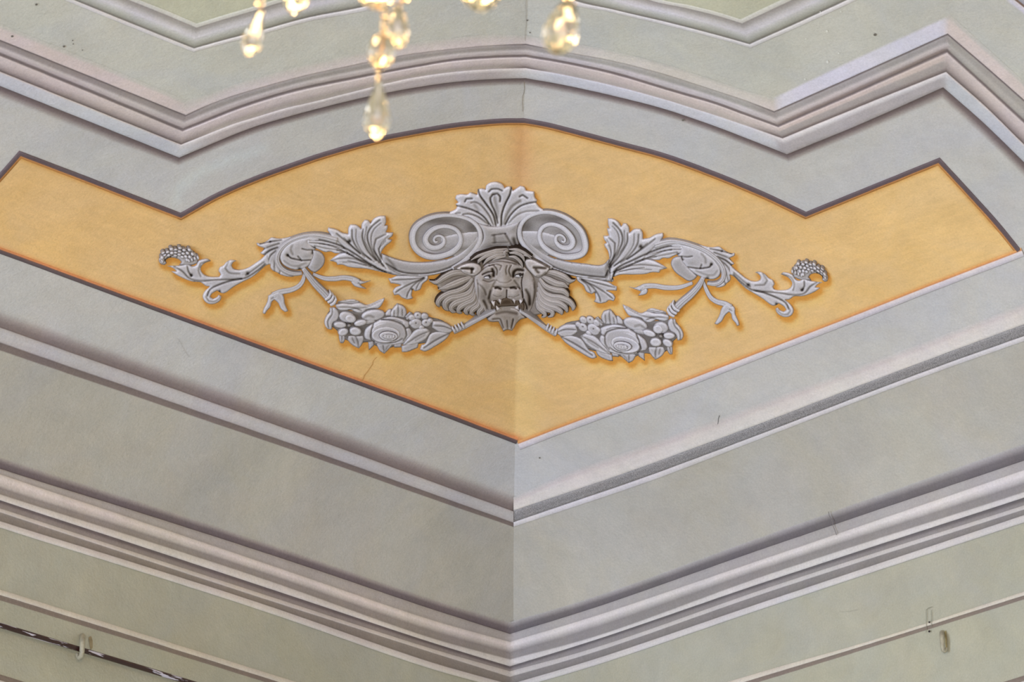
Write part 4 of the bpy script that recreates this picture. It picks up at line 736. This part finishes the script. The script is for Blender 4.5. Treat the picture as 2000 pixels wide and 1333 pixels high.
c = mixc(c, (206, 150, 78), np.exp(-((topd-9)/6)**2)*0.85)
lowd = dist_poly(v, np.array([(1012, 864), (850, 806), (500, 678), (0, 494), (-110, 454)], float)); c = mixc(c, (212, 142, 90), np.exp(-((lowd-6)/7)**2)*0.85)
lowr = dist_poly(v, np.array(PB[:6], float)); c = mixc(c, (206, 138, 80), np.exp(-((lowr)/4)**2)*0.6)
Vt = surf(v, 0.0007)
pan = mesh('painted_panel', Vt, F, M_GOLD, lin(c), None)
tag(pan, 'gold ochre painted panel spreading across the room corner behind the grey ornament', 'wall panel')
def edge_line(name, pts, w, rows, off=0.0):
    P = np.array(pts, float); R = []
    D = catmull(P, False, 9, sharp=12)
    tg = np.gradient(D, axis=0)
    n = np.stack([-tg[:, 1], tg[:, 0]], 1); n /= np.linalg.norm(n, axis=1)[:, None]
    return [D+n*o for o in w]
def border(name, pts, offs, rows):
    """mitred line following the panel outline; offs = distances towards the panel inside"""
    P = np.array(pts, float); N = []
    for i in range(len(P)):
        a = P[i]-P[i-1] if i else P[1]-P[0]; b = P[i+1]-P[i] if i < len(P)-1 else a
        a = a/np.linalg.norm(a); b = b/np.linalg.norm(b); na = np.array([-a[1], a[0]]); nb = np.array([-b[1], b[0]]); m = na+nb; N.append(m/(m@na))
    N = np.array(N); refs_ = [P+N*o for o in offs]
    return band(name, refs_, rows, M_TRIM, pan)
toppts = [(-75, 424), (38, 296)]+list(map(tuple, PT[3:]))
border('border', toppts, [0, 8, 12], [(0, (104, 92, 94), 2.4), (0.5, (98, 86, 90), 3.0), (0.95, (108, 90, 88), 2.4), (1.05, (196, 138, 86), 2.0), (2, (210, 152, 84), 1.9)])
border('border', [(-110, 454), (0, 494), (500, 678), (850, 806), (1009, 866)], [2, -6, -10], [(0, (104, 92, 92), 2.4), (0.5, (98, 86, 88), 3.0), (0.95, (112, 90, 84), 2.4), (1.05, (200, 132, 92), 2.0), (2, (214, 148, 96), 1.9)])
border('border', [(1012, 868), (1100, 834), (1300, 760), (1500, 683), (1835, 552), (1996, 490)], [-5, -1, 0, 12], [(0, (216, 164, 100), 2.0), (0.9, (200, 140, 92), 2.2), (1.5, (196, 146, 112), 2.4), (2.05, (214, 204, 202), 3.2), (2.5, (208, 203, 208), 3.4), (2.92, (198, 194, 200), 2.8), (3, (188, 189, 186), 1.0)])
line3('crack_or_shade', jag((736, 698), (702, 748), 8, 2.5), 1.3, (196, 152, 92), pan, 0.0013)
line3('crack_or_shade', [(1415-395, 600), (1413-395, 622)], 1.0, (90, 60, 50), pan, 0.0013)

# ------------------------------------------------------------------ iron rod, hooks
def tube(name, pts, rad, mat, parent=None, seg=12, cols=None):
    P = np.array(pts, float); n = len(P); rad = np.broadcast_to(rad, (n,)); V = []; F = []
    T_ = np.gradient(P, axis=0); T_ /= np.linalg.norm(T_, axis=1)[:, None]; ref = np.array([0.3, 0.2, 0.93])
    for i in range(n):
        a = np.cross(T_[i], ref); a /= np.linalg.norm(a); b = np.cross(T_[i], a)
        for k in range(seg): t = 2*math.pi*k/seg; V.append(P[i]+(a*math.cos(t)+b*math.sin(t))*rad[i])
    for i in range(n-1):
        for k in range(seg): F.append((i*seg+k, i*seg+(k+1) % seg, (i+1)*seg+(k+1) % seg, (i+1)*seg+k))
    F.append(list(range(seg))[::-1]); F.append([(n-1)*seg+k for k in range(seg)])
    return mesh(name, V, F, mat, cols, parent)
# rod material: dark red-brown iron with flaking white paint
mr, nt, b = nmat('flaking_iron'); N = nt.nodes; L = nt.links
ge = N.new('ShaderNodeNewGeometry'); n1 = N.new('ShaderNodeTexNoise'); n1.inputs['Scale'].default_value = 1; n1.inputs['Detail'].default_value = 6; mp_ = N.new('ShaderNodeMapping'); mp_.inputs['Scale'].default_value = (22, 190, 190); L.new(ge.outputs['Position'], mp_.inputs[0]); L.new(mp_.outputs[0], n1.inputs['Vector'])
r1 = N.new('ShaderNodeValToRGB'); r1.color_ramp.elements[0].position = 0.57; r1.color_ramp.elements[0].color = (*lin((44, 14, 14)), 1); r1.color_ramp.elements[1].position = 0.60; r1.color_ramp.elements[1].color = (*lin((190, 186, 200)), 1)
L.new(n1.outputs[0], r1.inputs[0]); L.new(r1.outputs[0], b.inputs['Base Color']); b.inputs['Roughness'].default_value = 0.22; b.inputs['Coat Weight'].default_value = 0.4
rodpx = [(-60, 1204), (0, 1222), (100, 1251), (200, 1283), (300, 1312), (380, 1337), (480, 1367), (700, 1433)]
rp = surf(np.array(rodpx, float), 0.022); rd = rp[-1]-rp[0]; rod = [rp[0]+rd*t for t in np.linspace(0, 1, 30)]
# the rod keeps one distance from the wall all along
rod_o = tube('curtain_rod', rod, 0.0040, mr); tag(rod_o, 'thin dark red iron rod with flaking white paint along the left wall', 'rod')
mh = plain('painted_hook_metal', (166, 160, 140), 0.6); mrust = plain('rust_stain', (158, 146, 108), 0.9)
def hook(x, y, label, flip, cat='hook', sc=1.0, dp=1.0):
    h = empty('wall_hook', loc(x, y), label, cat, 'painted iron hooks on the walls')
    pts = []
    # shank stands out of the wall, drops down and curls up around the rod
    prof = [(0, -22, 0.002), (0.5, -21, 0.012), (0, -12, 0.028), (-0.5, 0, 0.031), (-1, 10, 0.030), (-2.5, 17, 0.026), (-6, 20, 0.020), (-9, 17, 0.015), (-10, 12, 0.013)]
    for (dx, dy, hh) in prof: pts.append(surf([(x+dx*flip*sc, y+dy*sc)], hh*dp)[0])
    P = np.array(pts); t = np.linspace(0, len(P)-1, 36); P = np.stack([np.interp(t, range(len(P)), P[:, k]) for k in range(3)], 1)
    tube('shank', P, np.interp(np.linspace(0, 1, 36), [0, 0.2, 0.7, 1], [0.0046*sc, 0.0042*sc, 0.0034*sc, 0.0024*sc]), mh, h)
    pl = surf(ell(x, y-22*sc, 3.6, 3.6, 0, 14), 0.004); pb = surf(ell(x, y-22*sc, 4.4, 4.4, 0, 14), 0.0)
    mesh('wall_plate', np.vstack([pl, pb]), [list(range(14))[::-1]]+[(i, (i+1) % 14, 14+(i+1) % 14, 14+i) for i in range(14)], mh, None, h, False)
    return h
hook(161, 1266, 'painted iron hook carrying the dark rod on the left wall', 1)
h2 = hook(1840, 1256, 'empty painted iron hook on the right wall with rust stain', -1, sc=0.86, dp=0.45)
sp_ = surf([(1845, 1234), (1848, 1232), (1850, 1250), (1850, 1268), (1847, 1270), (1845, 1255)], 0.0012)
mesh('rust_stain', sp_, [[5, 4, 3, 2, 1, 0]], mrust, None, wr, False)
sp_ = surf([(173, 1246), (178, 1243), (181, 1252), (181, 1266), (177, 1271), (172, 1264)], 0.0012)
mesh('rust_stain', sp_, [[4, 3, 2, 1, 0]], plain('rust_stain_left', (150, 136, 106), 0.9), None, wl, False)
for (x, y, r) in ((1815, 1216, 1.8), (1815, 1234, 2.2)):
    p = surf(ell(x, y, r, r, 0, 10), 0.0030); mesh('screw_hole', p, [list(range(10))[::-1]], M_TRIM, np.tile(lin((50, 42, 44)), (10, 1)), wr)
for l in ([(1809, 1192), (1809, 1236)], [(1819, 1192), (1819, 1226)], [(1809, 1192), (1814, 1188), (1821, 1186)]): line3('scratch', l, 0.9, (128, 128, 112), wr, 0.003)

# ------------------------------------------------------------------ crystal pendants of the chandelier, about three metres from the camera
mg, nt, b = nmat('cut_crystal'); N = nt.nodes; L = nt.links
b.inputs['Transmission Weight'].default_value = 1; b.inputs['Roughness'].default_value = 0.03; b.inputs['IOR'].default_value = 1.6; b.inputs['Base Color'].default_value = (1.0, 0.86, 0.66, 1)
mw = plain('brass_wire', (170, 140, 100), 0.5, 0.6)
CD = 3.2; PXM = CD/FPX
def frame_at(x, y):
    o = ray_at(x, y, CD); r = WM@np.array([1, 0, 0]); return o, r
camr = WM@np.array([1, 0, 0]); camu = WM@np.array([0, -1, 0]); camf = WM@np.array([0, 0, 1])
def gem(name, top, bot, wid, parent, prof, seg=10, tw=0.3, depth=0.75):
    """cut drop between two photo points: faceted rings around the axis"""
    a = ray_at(*top, CD); c = ray_at(*bot, CD); ax = c-a; Ln = np.linalg.norm(ax); ax /= Ln
    s = np.cross(ax, camf); s /= np.linalg.norm(s); t = np.cross(ax, s); V = [a]; F = []
    R = wid*PXM/2
    for i, (u, w) in enumerate(prof):
        ph = tw+(math.pi/seg if i % 2 else 0)
        for k in range(seg):
            q = 2*math.pi*k/seg+ph; V.append(a+ax*Ln*u+s*math.cos(q)*R*w+t*math.sin(q)*R*w*depth)
    V.append(c); n = len(prof)
    for k in range(seg): F.append((0, 1+k, 1+(k+1) % seg))
    for i in range(n-1):
        b0, b1 = 1+i*seg, 1+(i+1)*seg
        for k in range(seg):
            k2 = (k+1) % seg
            if i % 2 == 0: F += [(b0+k, b1+k, b0+k2), (b0+k2, b1+k, b1+k2)]
            else: F += [(b0+k, b1+k, b1+k2), (b0+k, b1+k2, b0+k2)]
    b0 = 1+(n-1)*seg
    for k in range(seg): F.append((b0+(k+1) % seg, b0+k, len(V)-1))
    o = mesh(name, V, F, mg, None, parent, False)
    import bmesh
    bm = bmesh.new(); bm.from_mesh(o.data); bmesh.ops.recalc_face_normals(bm, faces=bm.faces[:]); bm.to_mesh(o.data); bm.free()
    return o
DROP = [(0.05, 0.25), (0.2, 0.45), (0.42, 0.72), (0.62, 0.97), (0.76, 1.0), (0.9, 0.62), (0.97, 0.25)]
PEAR = [(0.04, 0.3), (0.16, 0.55), (0.35, 0.85), (0.6, 1.0), (0.8, 0.9), (0.93, 0.55)]
ROUND = [(0.06, 0.42), (0.22, 0.8), (0.42, 1.0), (0.6, 1.0), (0.8, 0.78), (0.94, 0.4)]
BEAD = [(0.12, 0.55), (0.35, 0.95), (0.65, 0.95), (0.88, 0.55)]
def pendant(at, label, gems, wire):
    r = empty('crystal_pendant', tuple(ray_at(*at, CD)), label, 'crystal pendant', 'crystal pendants hanging from the chandelier')
    for nm, t, b_, w, pr in gems: gem(nm, t, b_, w, r, pr)
    tube('wire', [ray_at(*p, CD) for p in wire], 0.0005, mw, r, 6)
    return r
pendant((507, -10), 'leftmost crystal strand with long narrow drop below a small bead', [('bead', (509, -10), (507, 16), 20, BEAD), ('drop', (512, 18), (484, 110), 40, DROP)], [(509, -60), (509, -10), (507, 10), (512, 22)])
pendant((577, -40), 'short round amber crystal just below the top edge', [('drop', (580, -60), (575, 29), 56, ROUND)], [(580, -90), (580, -55)])
pendant((740, -30), 'longest crystal strand with cut bead and pointed drop over the gold panel', [('bead', (736, -60), (738, 21), 84, ROUND), ('bead', (754, 14), (752, 40), 20, BEAD), ('bead', (751, 38), (750, 62), 19, BEAD), ('cut_bead', (751, 60), (740, 138), 56, ROUND), ('bead', (740, 136), (739, 156), 14, BEAD), ('drop', (740, 154), (735, 273), 54, DROP)], [(738, -90), (738, 10), (751, 40), (750, 65), (740, 135), (740, 160)])
pendant((778, -20), 'pointed crystal drop hanging beside the longest strand', [('bead', (792, -18), (790, 8), 20, BEAD), ('drop', (776, 8), (779, 96), 42, PEAR)], [(790, -60), (790, 0), (776, 12)])
pendant((940, -40), 'wide round crystal glowing yellow at the top edge', [('drop', (938, -70), (941, 25), 88, ROUND)], [(938, -100), (938, -65)])
pendant((1112, -20), 'rightmost pear-shaped crystal drop sparkling white and gold', [('bead', (1108, -22), (1110, 4), 24, BEAD), ('drop', (1113, -2), (1084, 108), 72, PEAR)], [(1108, -60), (1109, -10), (1113, 5)])
# chandelier bulbs: small warm lamps hanging just above the pendants
for i, (x, y, dd, e) in enumerate([(860+620*math.cos(k*0.785+0.2), -330-90*(k % 2), 3.2+0.30*math.sin(k*0.785+0.2), 5.5) for k in range(8)]+[(860+1150*math.cos(k*0.628), -620-110*(k % 3), 3.2+0.5*math.sin(k*0.628), 5.5) for k in range(10)]):
    l = bpy.data.lights.new('chandelier_bulb', 'POINT'); l.energy = e; l.color = (1.0, 0.66, 0.30); l.shadow_soft_size = 0.05
    o = bpy.data.objects.new('chandelier_bulb', l); SC.collection.objects.link(o); o.location = ray_at(x, y, dd)
